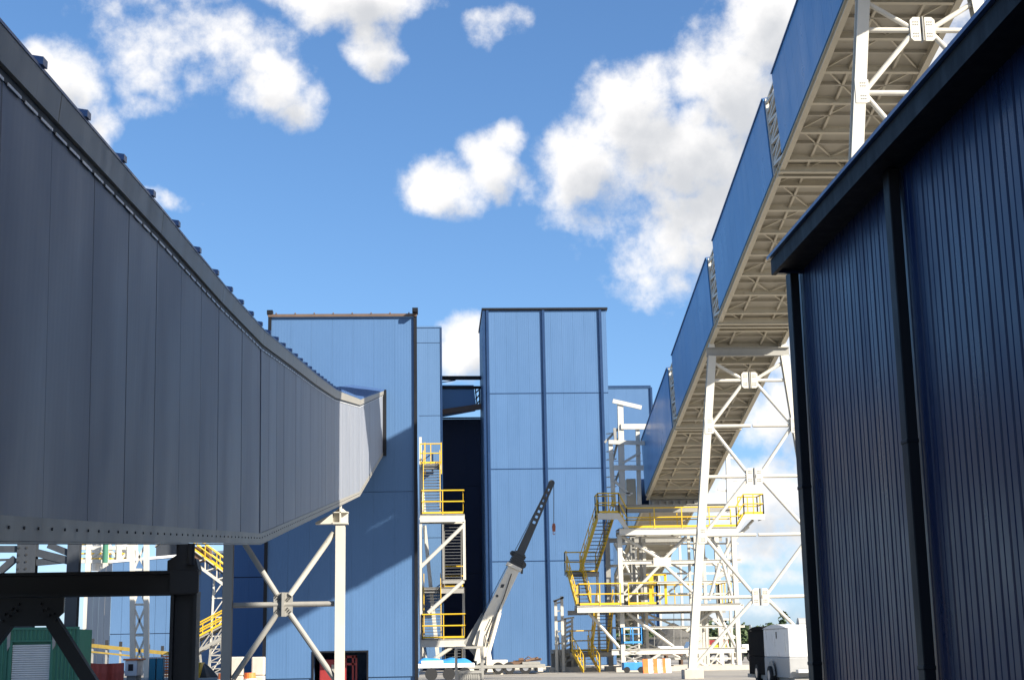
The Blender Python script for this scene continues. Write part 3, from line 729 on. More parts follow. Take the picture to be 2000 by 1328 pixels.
def trestle(label, Y, ztop, xlt, xrt, zb0, levels, batL, batR, pier=.3):
    """braced A-frame: levels = [(z, 'c' or 'l')] from the top down"""
    t = thing('conveyor_trestle', label, 'steel support', ((xlt + xrt) / 2, Y, 0), 'trestles carrying the inclined conveyor')
    def lx(z): return xlt - batL * (ztop - z)
    def rx(z): return xrt + batR * (ztop - z)
    for f_ in (lx, rx):
        mb().ibeam((f_(zb0), Y, zb0), (f_(ztop), Y, ztop), .38, .34, .04, up=(0, 1, 0)).build('leg', 'white', t)
        p = mb(); p.box(f_(zb0) - .45, f_(zb0) + .45, Y - .45, Y + .45, 0, zb0 - .04); p.build('pier', 'conc', t, bevel=.02)
        p = mb(); p.box(f_(zb0) - .28, f_(zb0) + .28, Y - .26, Y + .26, zb0 - .038, zb0 + .001); p.build('base_plate', 'white', t)
    a = mb(); a.ibeam((xlt - .25, Y, ztop + .21), (xrt + .25, Y, ztop + .21), .3, .42, .035); a.build('head_beam', 'greysteel', t)
    for x in (xlt, xrt):
        a = mb(); a.prism([(x - .16, Y - .15, ztop + .423), (x + .16, Y - .15, ztop + .423), (x + .1, Y - .15, ztop + .7), (x - .1, Y - .15, ztop + .7)], (0, .3, 0))
        a.build('bearing', 'white', t)
    nodes = []
    for z, k in levels: nodes.append((z, k))
    pts = [('l', ztop - .35)] + [(k, z) for z, k in nodes] + [('l', zb0 + .15)]
    for k, z in pts[1:-1]:
        cx = (lx(z) + rx(z)) / 2
        for e, f_ in ((-1, lx), (1, rx)):
            mb().tube((f_(z) - e * .17, Y, z), (cx + e * .06, Y, z), .085, 10).build('strut', 'white', t)
        if k == 'c':
            for e in (-1, 1):
                p = mb(); x0, x1 = cx + e * .07, cx + e * .40
                p.prism([(x0, Y - .115, z - .40), (x1 - e * .1, Y - .115, z - .40), (x1, Y - .115, z - .30), (x1, Y - .115, z + .30), (x1 - e * .1, Y - .115, z + .40), (x0, Y - .115, z + .40)], (0, .03, 0))
                p.cur = 1
                for ez in (-1, 1):
                    for i in range(3):
                        for l in range(2):
                            x, zz_ = cx + e * (.15 + .07 * i), z + ez * (.15 + .09 * l); p.tube((x, Y - .13, zz_), (x, Y - .115, zz_), .022, 6)
                p.build('gusset_plate', ['white', 'greysteel'], t)
            p = mb(); p.box(cx - .02, cx + .02, Y - .16, Y + .1, z - .40, z + .40); p.build('centre_plate', 'greysteel', t)
        else:
            for e, f_ in ((1, lx), (-1, rx)):
                p = mb(); x0, x1 = f_(z) - e * .16, f_(z) + e * .27
                p.prism([(x0, Y - .19, z - .40), (x1 - e * .1, Y - .19, z - .40), (x1, Y - .19, z - .36), (x1, Y - .19, z + .36), (x1 - e * .1, Y - .19, z + .40), (x0, Y - .19, z + .40)], (0, .03, 0))
                p.cur = 1
                for ez in (-1, 1):
                    for i in range(3):
                        for l in range(2):
                            x, zz_ = f_(z) + e * (.02 + .07 * i), z + ez * (.16 + .10 * l); p.tube((x, Y - .205, zz_), (x, Y - .19, zz_), .022, 6)
                p.build('gusset_plate', ['white', 'greysteel'], t)
    for (k0, z0), (k1, z1) in zip(pts, pts[1:]):
        for e, f_ in ((-1, lx), (1, rx)):
            def at(k, z): return V(((lx(z) + rx(z)) / 2 + e * .22, Y, z)) if k == 'c' else V((f_(z) - e * .15, Y, z))
            A, B = at(k0, z0), at(k1, z1); dd = (B - A).normalized()
            if k0 == 'c': A += dd * .15
            if k1 == 'c': B -= dd * .15
            p = mb(); p.tube(A, B, .085, 10); p.build('brace', 'white', t)
    return t


YT1 = U(1388, 650, X=XL + .1).y
def U1(x, y): return U(x, y, Y=YT1)
zt1 = cz(YT1) - .72
lxb, rxb = U1(1352, 1305), U1(1604, 1305)
bat = (XL + .1 - lxb.x) / (zt1 - lxb.z)
print('trestle1', YT1, zt1, lxb, bat, rxb)
trestle('off white braced trestle standing between the white tower and dark shed', YT1, zt1, XL + .1, XRc - .05, max(.3, lxb.z),
        [(U1(1467, 743).z, 'c'), (U1(1400, 832).z, 'l'), (U1(1475, 930).z, 'c'), (U1(1400, 1045).z, 'l'), (U1(1487, 1165).z, 'c')], bat, bat)
YT2 = U(1686, 60, X=XL + .02).y
def U2(x, y): return U(x, y, Y=YT2)
zt2 = cz(YT2) - .72
print('trestle2', YT2, zt2, U2(1660, 330), U2(1672, 0))
z0, z1 = U2(1790, 60).z, U2(1683, 182).z; stp = z0 - z1
lev = [(z0, 'c'), (z1, 'l')]
z = z1; k = 'c'
while z - stp * 1.12 > 1.5:
    z -= stp * 1.12; lev.append((z, k)); k = 'l' if k == 'c' else 'c'
trestle('nearest off white trestle rising above the dark shed roof at upper right', YT2, zt2, XL + .1, XRc - .05, .4, lev, bat, bat)

# unseen tower added right of the view to shade the gallery; conveyor ends there
tt = thing('added_shade_tower', 'tall blue tower added out of view at the upper end of inclined conveyor to shade the grey gallery', 'building', (16.5, 12, 0))
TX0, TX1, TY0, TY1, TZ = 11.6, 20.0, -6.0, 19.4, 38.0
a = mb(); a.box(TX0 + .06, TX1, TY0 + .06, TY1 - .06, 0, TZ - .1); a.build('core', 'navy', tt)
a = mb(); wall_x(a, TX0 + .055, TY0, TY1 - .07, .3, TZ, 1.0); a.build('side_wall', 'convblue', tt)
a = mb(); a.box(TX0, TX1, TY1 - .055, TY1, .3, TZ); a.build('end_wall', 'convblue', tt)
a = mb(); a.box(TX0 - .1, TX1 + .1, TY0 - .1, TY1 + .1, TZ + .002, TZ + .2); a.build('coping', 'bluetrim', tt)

# lower conveyor beyond the tower
X2 = 22.5; K2 = X2 / XL; W2 = CW * 1.5
e1, e2 = U(1246, 1016, X=X2), U(1150, 1246, X=X2); sl2 = (e1.z - e2.z) / (e2.y - e1.y); ya = e1.y - 3; YE = e2.y + 4
an2 = math.atan(sl2); n2u = V((0, math.sin(an2), math.cos(an2)))
lc = thing('lower_conveyor', 'blue conveyor gallery descending behind the white conveyor tower', 'conveyor gallery', (X2 + W2 / 2, ya, 0))
def LP(x, y, n_=0): return V((x, y, e1.z - sl2 * (y - e1.y))) + n2u * n_ * 1.4
for x, e in ((X2, -1), (X2 + W2, 1)):
    a = mb(); n = 24
    for k in range(n):
        u, v = ya + (YE - ya) * k / n + .01, ya + (YE - ya) * (k + 1) / n - .01
        a.prism([LP(x, u, .2), LP(x, v, .2), LP(x, v, 2.6), LP(x, u, 2.6)], (e * .05, 0, 0))
    a.build('side_cladding', 'convblue', lc)
a = mb(); a.prism([LP(X2 + .05, ya, .16), LP(X2 + W2 - .05, ya, .16), LP(X2 + W2 - .05, ya, .2), LP(X2 + .05, ya, .2)], LP(0, YE) - LP(0, ya)); a.build('floor_plate', 'beige', lc)
a = mb(); a.prism([LP(X2, ya, 2.61), LP(X2 + W2 / 2, ya, 2.9), LP(X2 + W2, ya, 2.61), LP(X2 + W2, ya, 2.66), LP(X2 + W2 / 2, ya, 2.95), LP(X2, ya, 2.66)], LP(0, YE) - LP(0, ya)); a.build('roof', 'roofribs', lc)
for k in range(20):
    y = ya + (YE - ya) * k / 20; mb().bar(LP(X2 + .05, y, .04), LP(X2 + W2 - .05, y, .04), .16, .35, up=n2u).build('cross_beam', 'beigebeam', lc)
for x in (X2 + .05, X2 + W2 - .05): a = mb(); a.ibeam(LP(x, ya, 0), LP(x, YE, 0), .18, .26, .03, up=n2u); a.build('edge_beam', 'beigebeam', lc)
for y in (ya + 8, ya + 24):
    for x in (X2 + .3, X2 + W2 - .3): mb().bar((x, y, 0), (x, y, LP(0, y).z - .3), .25, .25).build('leg', 'white', lc)

# ------------------------------------------------------------------ white conveyor tower with yellow platforms
YA, YZ = YLO - 1.6, YLO + 4.0
def UA(x, y): return U(x, y, Y=YA)
def UZ(x, y): return U(x, y, Y=YZ)
tw = thing('conveyor_tower', 'white steel tower with yellow railed platforms and stairs under the conveyor foot', 'steel tower', (UA(1330, 1300).x, YA + 2.5, 0))
xA, xD = UA(1213, 1150).x, UA(1437, 1150).x; xB_ = UA(1262, 1150).x; xC_ = UA(1394, 1150).x
zP1, zP2, zP3 = UA(1300, 1032).z, UA(1300, 1180).z, UA(1300, 1268).z
for x in (xA, xD):
    mb().ibeam((x, YA, .3), (x, YA, zP1 - .35), .28, .28, .03, up=(0, 1, 0)).build('column', 'white', tw)
for x in (xA - .1, xB_, xC_, xD):
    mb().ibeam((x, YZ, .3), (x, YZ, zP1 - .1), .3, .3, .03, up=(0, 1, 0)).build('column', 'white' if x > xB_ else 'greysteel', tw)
for x in (xB_ + .3, xC_ - .1): mb().bar((x, YA + 2.4, .3), (x, YA + 2.4, zP2 if x < 13 else zP1 - .4), .2, .2).build('column', 'white', tw)
for z, x0, x1 in ((zP1, xA - .1, xD + .1), (zP2, xA - 2.85, xD + .1)):
    a = mb(); a.box(x0, xA + .55 if z == zP1 else x1, YA - .8, YA + 1.0, z - .06, z)
    if z == zP1: a.box(xA + .551, x1, YA - .8, YA + .2, z - .06, z)
    else: a.box(xA + .2, x1, YA + 1.001, YZ, z - .06, z)
    a.build('deck', 'grate', tw)
    a = mb(); a.ibeam((x0, YA - .86, z - .24), (x1, YA - .86, z - .24), .14, .4); a.build('deck_beam', 'white', tw)
    mb().ibeam((x0, YZ, z - .3), (x1 + .3, YZ, z - .3), .12, .3).build('deck_beam', 'greysteel', tw)
    mb().ibeam((x0, YA + .9, z - .25), (x1, YA + .9, z - .25), .12, .3).build('deck_beam', 'greysteel', tw)
a = mb(); rail(a, [(xA + .4, YA - .8, zP1), (xD + .1, YA - .8, zP1)], 1.24, .042, 1.55); a.build('handrail', 'yellow', tw)
a = mb(); rail(a, [(xA + .4, YA + 1.0, zP1), (xD + .1, YA + 1.0, zP1)], 1.24, .042, 1.55); a.build('handrail', 'yellow', tw)
a = mb(); rail(a, [(xA - 2.7, YA + .9, zP2), (xA - 2.7, YA - .8, zP2), (xA - .15, YA - .8, zP2)], 1.3, .045, 1.05); a.build('handrail', 'yellow', tw)
a = mb(); rail(a, [(xA + .35, YA - .8, zP2), (xA + 2.1, YA - .8, zP2), (xA + 2.1, YA + .8, zP2)], 1.3, .045, 1.2); a.build('handrail', 'yellow', tw)
a = mb(); rail(a, [(xA + 2.25, YZ - .2, zP2), (xD, YZ - .2, zP2), (xD, YA + 1.4, zP2)], 1.4, .035, .95); a.build('handrail', 'yellow', tw)
a = mb()
for px, top in ((1272, 1118), (1300, 1118)): q = U(px, 1150, Y=YA + 1.6); a.bar((q.x, q.y, zP2), (q.x, q.y, zP2 + 1.9), .16 if px == 1300 else .3, .1)
a.bar(U(1262, 1122, Y=YA + 1.6), U(1300, 1122, Y=YA + 1.6), .1, .1); a.build('safety_gate', 'yellow', tw)
# side landings raised left and right of the upper platform
zl = UA(1195, 1004).z; xl0, xl1 = UA(1166, 1004).x, UA(1206, 1004).x
a = mb(); a.box(xl0, xl1, YA - .8, YA + .9, zl - .06, zl); a.build('deck', 'grate', tw)
a = mb(); a.prism([(xl0 - .05, YA - .86, zl - .38), (xl0 - .05, YA - .86, zl - .005), (xl1, YA - .86, zl - .005), (xA + .5, YA - .86, zP1 - .005), (xA + .5, YA - .86, zP1 - .42), (xl1 - .1, YA - .86, zl - .40)], (0, .05, 0)); a.build('landing_stringer', 'white', tw)
a = mb(); rail(a, [(xl0, YA + .9, zl), (xl0, YA - .8, zl), (xl1, YA - .8, zl), (xA + .4, YA - .8, zP1)], 1.24, .042, .8); a.build('handrail', 'yellow', tw); a = mb(); rail(a, [(xl0, YA + .9, zl), (xl1, YA + .9, zl)], 1.24, .042, .8); a.build('handrail', 'yellow', tw)
zr = UA(1460, 1006).z; xr0, xr1 = UA(1448, 1004).x, UA(1486, 1004).x
a = mb(); a.box(xr0, xr1, YA - .8, YA + .9, zr - .06, zr); a.build('deck', 'grate', tw)
a = mb(); a.prism([(xr1 + .05, YA - .86, zr - .36), (xr1 + .05, YA - .86, zr - .005), (xr0, YA - .86, zr - .005), (xD + .1, YA - .86, zP1 - .005), (xD + .1, YA - .86, zP1 - .40), (xr0 + .1, YA - .86, zr - .32)], (0, .05, 0)); a.box(xr1, xr1 + .05, YA - .809, YA + .9, zr - .3, zr); a.build('landing_stringer', 'white', tw)
a = mb(); rail(a, [(xD + .1, YA - .8, zP1), (xr0, YA - .8, zr), (xr1, YA - .8, zr), (xr1, YA + .9, zr), (xr0, YA + .9, zr)], 1.24, .042, .7); a.build('handrail', 'yellow', tw)
mb().tube((xr1 - .5, YA, zr - .3), (xD, YA, UA(1440, 1055).z), .09, 8).build('brace', 'white', tw)
# horizontals that run past the columns
for y, wd in ((1097, .22), (1137, .14), (1186, .24), (1225, .14)):
    z = UA(1300, y).z; mb().ibeam((xA - (.25 if y != 1097 else .1), YA, z), (xD + .45, YA, z), .14, wd, .02).build('girt', 'white', tw)
    mb().ibeam((xA - .3, YZ, z + .1), (xD + .5, YZ, z + .1), .14, wd * .8, .02).build('girt', 'white', tw)
mb().ibeam((xA - .7, YA - .02, zP3 - .1), (xD + .5, YA - .02, zP3 - .1), .16, .34, .03).build('girt', 'white', tw)
mb().ibeam((xA - .7, YZ, zP3 - .1), (xD + .5, YZ, zP3 - .1), .16, .3, .03).build('girt', 'greysteel', tw)
# bracing seen on the front face
pairs = [((1213, 1046), (1290, 1092)), ((1340, 1048), (1296, 1092)), ((1290, 1102), (1222, 1172)), ((1296, 1102), (1370, 1172)), ((1150, 1196), (1215, 1270)), ((1225, 1196), (1315, 1262)), ((1390, 1052), (1420, 1098)), ((1432, 1052), (1408, 1098)), ((1412, 1100), (1432, 1172)), ((1405, 1100), (1385, 1172)), ((1395, 1190), (1340, 1232)), ((1400, 1190), (1436, 1262)), ((1290, 1275), (1232, 1318)), ((1340, 1278), (1410, 1318)), ((1235, 1285), (1260, 1318)), ((1436, 1050), (1462, 1028))]
for p, q in pairs: mb().tube(UA(*p), UA(*q), .1, 8).build('brace', 'white', tw)
pairs = [((1200, 1060), (1235, 1130)), ((1240, 1060), (1205, 1130)), ((1205, 1190), (1225, 1300)), ((1240, 1190), (1300, 1240)), ((1395, 1050), (1437, 1140)), ((1437, 1060), (1398, 1140)), ((1398, 1190), (1437, 1310)), ((1437, 1200), (1398, 1300)), ((1262, 1280), (1330, 1318)), ((1210, 1250), (1240, 1180))]
for p, q in pairs: mb().tube(UZ(*p), UZ(*q), .095, 8).build('brace', 'white', tw)
YY2 = YA + 2.4
def U2T(x, y): return U(x, y, Y=YY2)
for px, y0, y1 in ((1236, 1050, 1318), (1250, 1046, 1318), (1344, 1046, 1185), (1372, 1188, 1318), (1420, 1050, 1318)):
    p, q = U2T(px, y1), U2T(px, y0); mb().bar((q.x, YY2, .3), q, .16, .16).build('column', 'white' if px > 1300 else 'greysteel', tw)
for y in (1062, 1120, 1160, 1210, 1246, 1286):
    mb().bar(U2T(1204, y), U2T(1442, y - 1), .1, .12).build('girt', 'white', tw)
pairs = [((1204, 1060), (1250, 1120)), ((1250, 1060), (1206, 1118)), ((1252, 1064), (1340, 1118)), ((1344, 1064), (1418, 1118)), ((1250, 1122), (1206, 1172)), ((1346, 1122), (1280, 1178)), ((1346, 1160), (1416, 1122)), ((1206, 1192), (1246, 1244)), ((1250, 1192), (1370, 1244)), ((1372, 1194), (1436, 1244)), ((1206, 1290), (1246, 1318)), ((1250, 1250), (1330, 1284)), ((1370, 1250), (1330, 1284)), ((1420, 1250), (1376, 1314)), ((1262, 1288), (1300, 1318)), ((1400, 1288), (1436, 1318))]
for p, q in pairs: mb().tube(U2T(*p), U2T(*q), .06, 8).build('brace', 'white', tw)
a = mb(); c = UA(1293, 1097); a.box(c.x - .55, c.x + .55, YA - .1, YA - .075, c.z - .28, c.z + .28); a.build('gusset_plate', 'white', tw)
for y0 in (YA, YZ): mb().box(xA - .5, xD + .6, y0 - .4, y0 + .4, 0, .29).build('footing', 'conc', tw)
# hanging rods
a = mb()
for px in (1278, 1316, 1330, 1384): a.tube(UA(px, 1190), UA(px, 1262), .018, 5)
a.build('hanger_rods', 'greysteel', tw)
# machinery under the conveyor foot
a = mb(); za = UA(1300, 992).z; a.ibeam((xA - .2, YA + .2, za), (xD - .1, YA + .2, za), .2, .5, .03); a.build('foot_girder', 'greysteel', tw)
a = mb()
for k in range(7):
    x = XL + .3 + k * .45; a.box(x, x + .12, YLO - .5, YLO - .3, za + .26, za + .55)
a.tube((XL + .2, YLO - .1, za + .45), (XRc - .2, YLO - .1, za + .45), .25, 14); a.build('tail_pulley', 'greysteel', tw)
# stairs on the left: upper flight, middle flight, lower flights
zq = UA(1150, 1112).z
xs = UA(1150, 1112).x
a = mb(); a.box(xs - 1.2, xs + .9, YA + 2.4, YA + 3.6, zq - .07, zq); a.build('deck', 'grate', tw)
a = mb(); a.ibeam((xs - 1.2, YA + 2.36, zq - .2), (xs + .9, YA + 2.36, zq - .2), .1, .26); a.build('deck_beam', 'greysteel', tw)
a = mb(); rail(a, [(xs - 1.17, YA + 2.45, zq), (xs - 1.17, YA + 3.55, zq), (xs + .85, YA + 3.55, zq)], 1.3, .042, 1.05); a.build('handrail', 'yellow', tw)
cu = (xl0 + xl1) / 2
stairs(tw, (xs + .2, YA + 2.4, zq), (cu, YA + .9, zl), 1.0, (1, 1), ('yellow', 'grate'), wv=X1)
stairs(tw, (xA - 2.25, YA + .9, zP2), (xs - .65, YA + 2.4, zq), .9, (1, 1), ('yellow', 'grate'), wv=X1)
z4 = UA(1150, 1272).z
a = mb(); a.box(xA - 2.95, xA - .4, YA + 2.4, YA + 3.7, z4 - .06, z4); a.build('deck', 'grate', tw)
a = mb(); a.ibeam((xA - 3.05, YA + 2.36, z4 - .2), (xA - .3, YA + 2.36, z4 - .2), .1, .3); a.build('deck_beam', 'greysteel', tw)
a = mb(); rail(a, [(xA - 2.9, YA + 2.45, z4), (xA - 2.9, YA + 3.6, z4), (xA - .5, YA + 3.6, z4)], 1.3, .042, 1.05); a.build('handrail', 'yellow', tw)
stairs(tw, (xA - 1.2, YA + 2.4, z4), (xA - .9, YA + .95, zP2), 1.0, (1, 1), ('yellow', 'grate'), wv=X1)
stairs(tw, (xA - 1.95, YA + .2, .05), (xA - 2.4, YA + 2.4, z4), 1.0, (1, 1), ('yellow', 'grate'), wv=X1)
for px in (1170, 1140): q = U(px, 1250, Y=YA + 3.0); mb().bar((q.x, q.y, .1), (q.x, q.y, zq - .1 if px == 1170 else z4 - .1), .16, .16).build('post', 'white', tw)
# open white frame above, left of the conveyor foot
YU = YA + 1.2
def UU(x, y): return U(x, y, Y=YU)
for p, q, wd in (((1216, 990), (1211, 786), .36), ((1199, 990), (1192, 862), .26), ((1249, 990), (1245, 835), .25), ((1203, 868), (1200, 836), .18)):
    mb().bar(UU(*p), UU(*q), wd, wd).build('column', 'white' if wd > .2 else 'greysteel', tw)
for p, q, wd in (((1212, 834), (1262, 834), .34), ((1188, 864), (1258, 866), .26), ((1198, 914), (1256, 914), .32), ((1196, 784), (1252, 797), .26), ((1200, 940), (1230, 968), .16), ((1217, 904), (1250, 884), .16), ((1198, 964), (1235, 964), .1)):
    mb().bar(UU(*p) + V((0, -.2, 0)), UU(*q) + V((0, -.2, 0)), .15, wd).build('girt', 'white', tw)
for p, q in (((1182, 863), (1212, 832)), ((1196, 905), (1212, 845)), ((1196, 955), (1214, 912))): mb().bar(UU(*p) + V((0, .3, 0)), UU(*q) + V((0, .3, 0)), .12, .14).build('brace', 'greysteel', tw)
a = mb()
for y in (845, 880, 896, 930, 950): a.bar(UU(1186, y) + V((0, .5, 0)), UU(1206, y - 2) + V((0, .5, 0)), .07, .07)
a.build('ladder_rungs', 'white', tw)
p, q = UZ(1424, 1000), UZ(1421, 884); mb().bar(p, q, .26, .26).build('column', 'white', tw)
for y0 in (892, 934, 958): mb().bar(UZ(1402, y0 - 3), UZ(1440, y0 + 4), .12, .14).build('girt', 'white', tw)
a = mb(); q = UU(1235, 945); a.box(q.x - .3, q.x + .3, YU + .5, YU + 1.2, q.z - 1.3, q.z + .4); a.build('drive_housing', 'beigebeam', tw, bevel=.03)

# slender white ladder frame and white cabinet left of the tower
YLd = 95
def UL(x, y): return U(x, y, Y=YLd)
lf = thing('ladder_frame', 'slender white ladder frame standing at the corner of centre blue building', 'ladder', (UL(1092, 1300).x, YLd, 0))
for p, q in (((1088, 1318), (1085, 1172)), ((1101, 1318), (1097, 1164))): mb().bar(UL(*p), UL(*q), .18, .18).build('rail', 'white', lf)
a = mb()
for y in (1176, 1192, 1212, 1232, 1256, 1282): a.bar(UL(1083, y + 2), UL(1099, y - 1), .08, .09)
a.bar(UL(1081, 1174), UL(1101, 1166), .18, .12); a.bar(UL(1090, 1240), UL(1097, 1310), .08, .08); a.build('rungs', 'greysteel', lf)
lk = thing('louvre_frame', 'short white louvred frame beside the ladder frame left of the tower stairs', 'frame', (UL(1116, 1300).x, YLd + 2, 0))
a = mb()
for x in (1110, 1124): a.bar(UL(x, 1322) + V((0, 2, 0)), UL(x - 1, 1207) + V((0, 2, 0)), .14, .14)
a.bar(UL(1106, 1207) + V((0, 2, 0)), UL(1127, 1204) + V((0, 2, 0)), .14, .12); a.build('posts', 'white', lk)
a = mb()
for k in range(8): a.bar(UL(1111, 1216 + 9 * k) + V((0, 2.05, 0)), UL(1123, 1211 + 9 * k) + V((0, 2.05, 0)), .04, .14)
a.build('louvres', 'white', lk)
pf = thing('loading_platform', 'low grey steel platform with dark recess at the foot of ladder frame', 'platform', (UL(1110, 1300).x, YLd + 3, 0))
a = mb(); A, B = UL(1082, 1268), UL(1135, 1268); a.box(A.x, B.x, YLd + .4, YLd + 3, A.z - .25, A.z); a.box(A.x, B.x, YLd + 2.2, YLd + 3, .3, A.z - .251); a.build('deck', 'greysteel', pf)
a = mb(); a.bar((A.x + .1, YLd + .3, .3), (B.x, YLd + .3, A.z - .3), .1, .12); a.bar((A.x + .1, YLd + .3, .6), (B.x, YLd + .3, A.z), .06, .06); a.build('brace', 'greysteel', pf)
a = mb(); a.box(A.x - .3, B.x + 1.2, YLd + .2, YLd + 3.2, 0, .299); a.build('plinth', 'conc', pf)

# ------------------------------------------------------------------ dark ribbed shed on the right
XS = 5.1
e0 = U(1549, 522, X=XS); YS0 = e0.y; ZE = e0.z
print('shed', e0)
sh_ = thing('ribbed_shed', 'dark navy shed of ribbed sheet with black eave filling the right side', 'building', (XS + 5, 6, 0))
YN0 = -8.0
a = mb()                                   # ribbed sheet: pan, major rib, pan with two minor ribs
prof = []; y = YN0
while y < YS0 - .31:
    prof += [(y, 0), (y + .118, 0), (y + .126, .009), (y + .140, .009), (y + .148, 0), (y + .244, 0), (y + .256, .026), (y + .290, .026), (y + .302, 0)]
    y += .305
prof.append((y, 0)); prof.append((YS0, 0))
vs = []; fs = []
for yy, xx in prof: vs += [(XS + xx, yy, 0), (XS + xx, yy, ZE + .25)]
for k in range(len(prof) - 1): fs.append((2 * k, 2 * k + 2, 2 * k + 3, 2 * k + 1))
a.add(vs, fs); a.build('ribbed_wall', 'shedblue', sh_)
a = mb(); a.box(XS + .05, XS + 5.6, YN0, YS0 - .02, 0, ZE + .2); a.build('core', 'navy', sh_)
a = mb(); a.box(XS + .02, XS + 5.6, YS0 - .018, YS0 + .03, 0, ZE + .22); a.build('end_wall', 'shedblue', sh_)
fx = XS - .42; q = U(1507, 538, X=fx); zf0 = q.z; ye = q.y
ft = .22
a = mb(); a.box(fx, fx + .06, YN0, ye, zf0, zf0 + ft); a.build('fascia', 'fascia', sh_)
a = mb(); a.box(fx + .061, XS + .1, YN0, ye - .02, zf0 + .06, zf0 + .09); a.build('soffit', 'fascia', sh_)
a = mb(); a.box(fx + .002, XS + 5.4, ye - .05, ye + .01, zf0 + .02, zf0 + ft - .01); a.build('end_fascia', 'shedblue', sh_)
a = mb(); a.hexa([(fx - .05, YN0, zf0 + ft + .002), (XS + 5.6, YN0, zf0 + ft + .9), (XS + 5.6, ye + .03, zf0 + ft + .9), (fx - .05, ye + .03, zf0 + ft + .002)], [(fx - .05, YN0, zf0 + ft + .045), (XS + 5.6, YN0, zf0 + ft + .945), (XS + 5.6, ye + .03, zf0 + ft + .945), (fx - .05, ye + .03, zf0 + ft + .045)]); a.build('roof', 'roofribs', sh_)
for px, py, w_ in ((1556, 900, .26), (1752, 700, .20)):
    yy = U(px + 8, py, X=XS - .14).y
    a = mb(); a.box(XS - .17, XS - .05, yy - w_ / 2, yy + w_ / 2, 0, zf0 + .055)
    for z in (1.3, 3.6): a.box(XS - .178, XS - .045, yy - w_ / 2 - .008, yy + w_ / 2 + .008, z, z + .05)
    a.build('downspout', 'black', sh_, bevel=.012)

# ------------------------------------------------------------------ trailers on the right
def trailer(label, x0, y0, y1, wd, zt, body, low, group, out):
    t = thing('box_trailer', label, 'trailer', (x0 + wd / 2, (y0 + y1) / 2, 0), group)
    a = mb(); zl_ = .3; zm = 1.05
    a.box(x0, x0 + wd, y0, y1, zm + .002, zt - .12); 
    n = 8; arc = [(x0 - .04, y0 + (y1 - y0) * k / n, zt - .12 + .002 + .16 * math.sin(math.pi * k / n)) for k in range(n + 1)]
    a.build('body', body, t, bevel=.04)
    b = mb(); b.prism(arc, (wd + .08, 0, 0)); b.build('roof', body, t)
    b = mb(); b.box(x0 - .006, x0 + wd + .006, y0 - .006, y1 + .006, zl_, zm); b.build('lower_panel', low, t, bevel=.03)
    b = mb(); b.box(x0 + .1, x0 + wd - .1, y0 - .25, y1 + .9, zl_ - .16, zl_ - .002); b.build('chassis', 'greysteel', t)
    for yy in (y0 + (y1 - y0) * .62,):
        for xx, e in ((x0 + .21 - out, -1), (x0 + wd - .21 + out, 1)):
            w_ = mb(); w_.tube((xx, yy, .36), (xx + e * .22, yy, .36), .36, 22); wo = w_.build('wheel', 'rubber', t)
            w_ = mb(); w_.tube((xx + e * .221, yy, .36), (xx + e * .235, yy, .36), .2, 18); w_.build('rim', 'rim', wo)
            if out < .1: continue
            w_ = mb()
            ms = 8
            for k in range(ms):
                a0, a1 = math.pi * k / ms, math.pi * (k + 1) / ms
                w_.bar((xx + e * .11, yy + .44 * math.cos(a0), .36 + .44 * math.sin(a0)), (xx + e * .11, yy + .44 * math.cos(a1), .36 + .44 * math.sin(a1)), .26, .02, up=(1, 0, 0))
            w_.build('mudguard', 'greysteel', t)
    return t


q0 = U(1540, 1260, Y=54.5)
wt = trailer('white box trailer with grey lower side and roof vent beside the dark shed', q0.x, 54.5, 58.6, 2.1, U(1540, 1222, Y=54.5).z + .05, 'offwhite', 'greyband', 'box trailers beside the shed', .2)
a = mb(); c = U(1563, 1210, Y=56); a.tube((c.x - .1, 56, c.z - .12), (c.x + .45, 56, c.z - .12), .2, 14); a.box(c.x + .02, c.x + .4, 55.85, 56.15, U(1540, 1222, Y=54.5).z + .03, c.z - .05); a.build('roof_vent', 'greyband', wt)
a = mb(); a.box(q0.x - .012, q0.x - .001, 56.3, 56.45, 1.75, 2.0); a.build('lamp', 'bolt', wt)
a = mb(); a.box(q0.x + .2, q0.x + 2.0, 54.0, 54.4, .5, .62); a.build('step', 'shutter', wt)
q0 = U(1500, 1260, Y=60.2)
bt = trailer('glossy black box trailer parked just beyond the white trailer', q0.x, 60.2, 64.0, 2.1, U(1480, 1227, Y=61.5).z + .05, 'blackpaint', 'blackpaint', 'box trailers beside the shed', .0)
a = mb(); a.box(q0.x - .01, q0.x - .001, 63.2, 63.55, 2.1, 2.35); a.build('plate', 'offwhite', bt)

# ------------------------------------------------------------------ far left background
YO = 62.0
def UO(x, y): return U(x, y, Y=YO)
A, B = UO(-60, 1300), UO(152, 1300); zt = UO(100, 1226).z
gc = thing('green_container', 'green corrugated container with a white roller shutter at lower left', 'container', ((A.x + B.x) / 2, YO + 1.2, 0))
d0, d1, dz_ = UO(22, 1300).x, UO(98, 1300).x, UO(60, 1258).z
def corr(b, x0, x1, z0, z1, y=YO):
    n = max(2, round((x1 - x0) / .16)); pr = []
    for k in range(n):
        w_ = (x1 - x0) / n; s_ = x0 + w_ * k
        pr += [(s_, 0), (s_ + w_ * .35, 0), (s_ + w_ * .5, .035), (s_ + w_ * .85, .035)]
    pr.append((x1, 0)); vs = []; fs = []
    for x, o in pr: vs += [(x, y + o, z0), (x, y + o, z1)]
    for k in range(len(pr) - 1): fs.append((2 * k, 2 * k + 2, 2 * k + 3, 2 * k + 1))
    b.add(vs, fs)
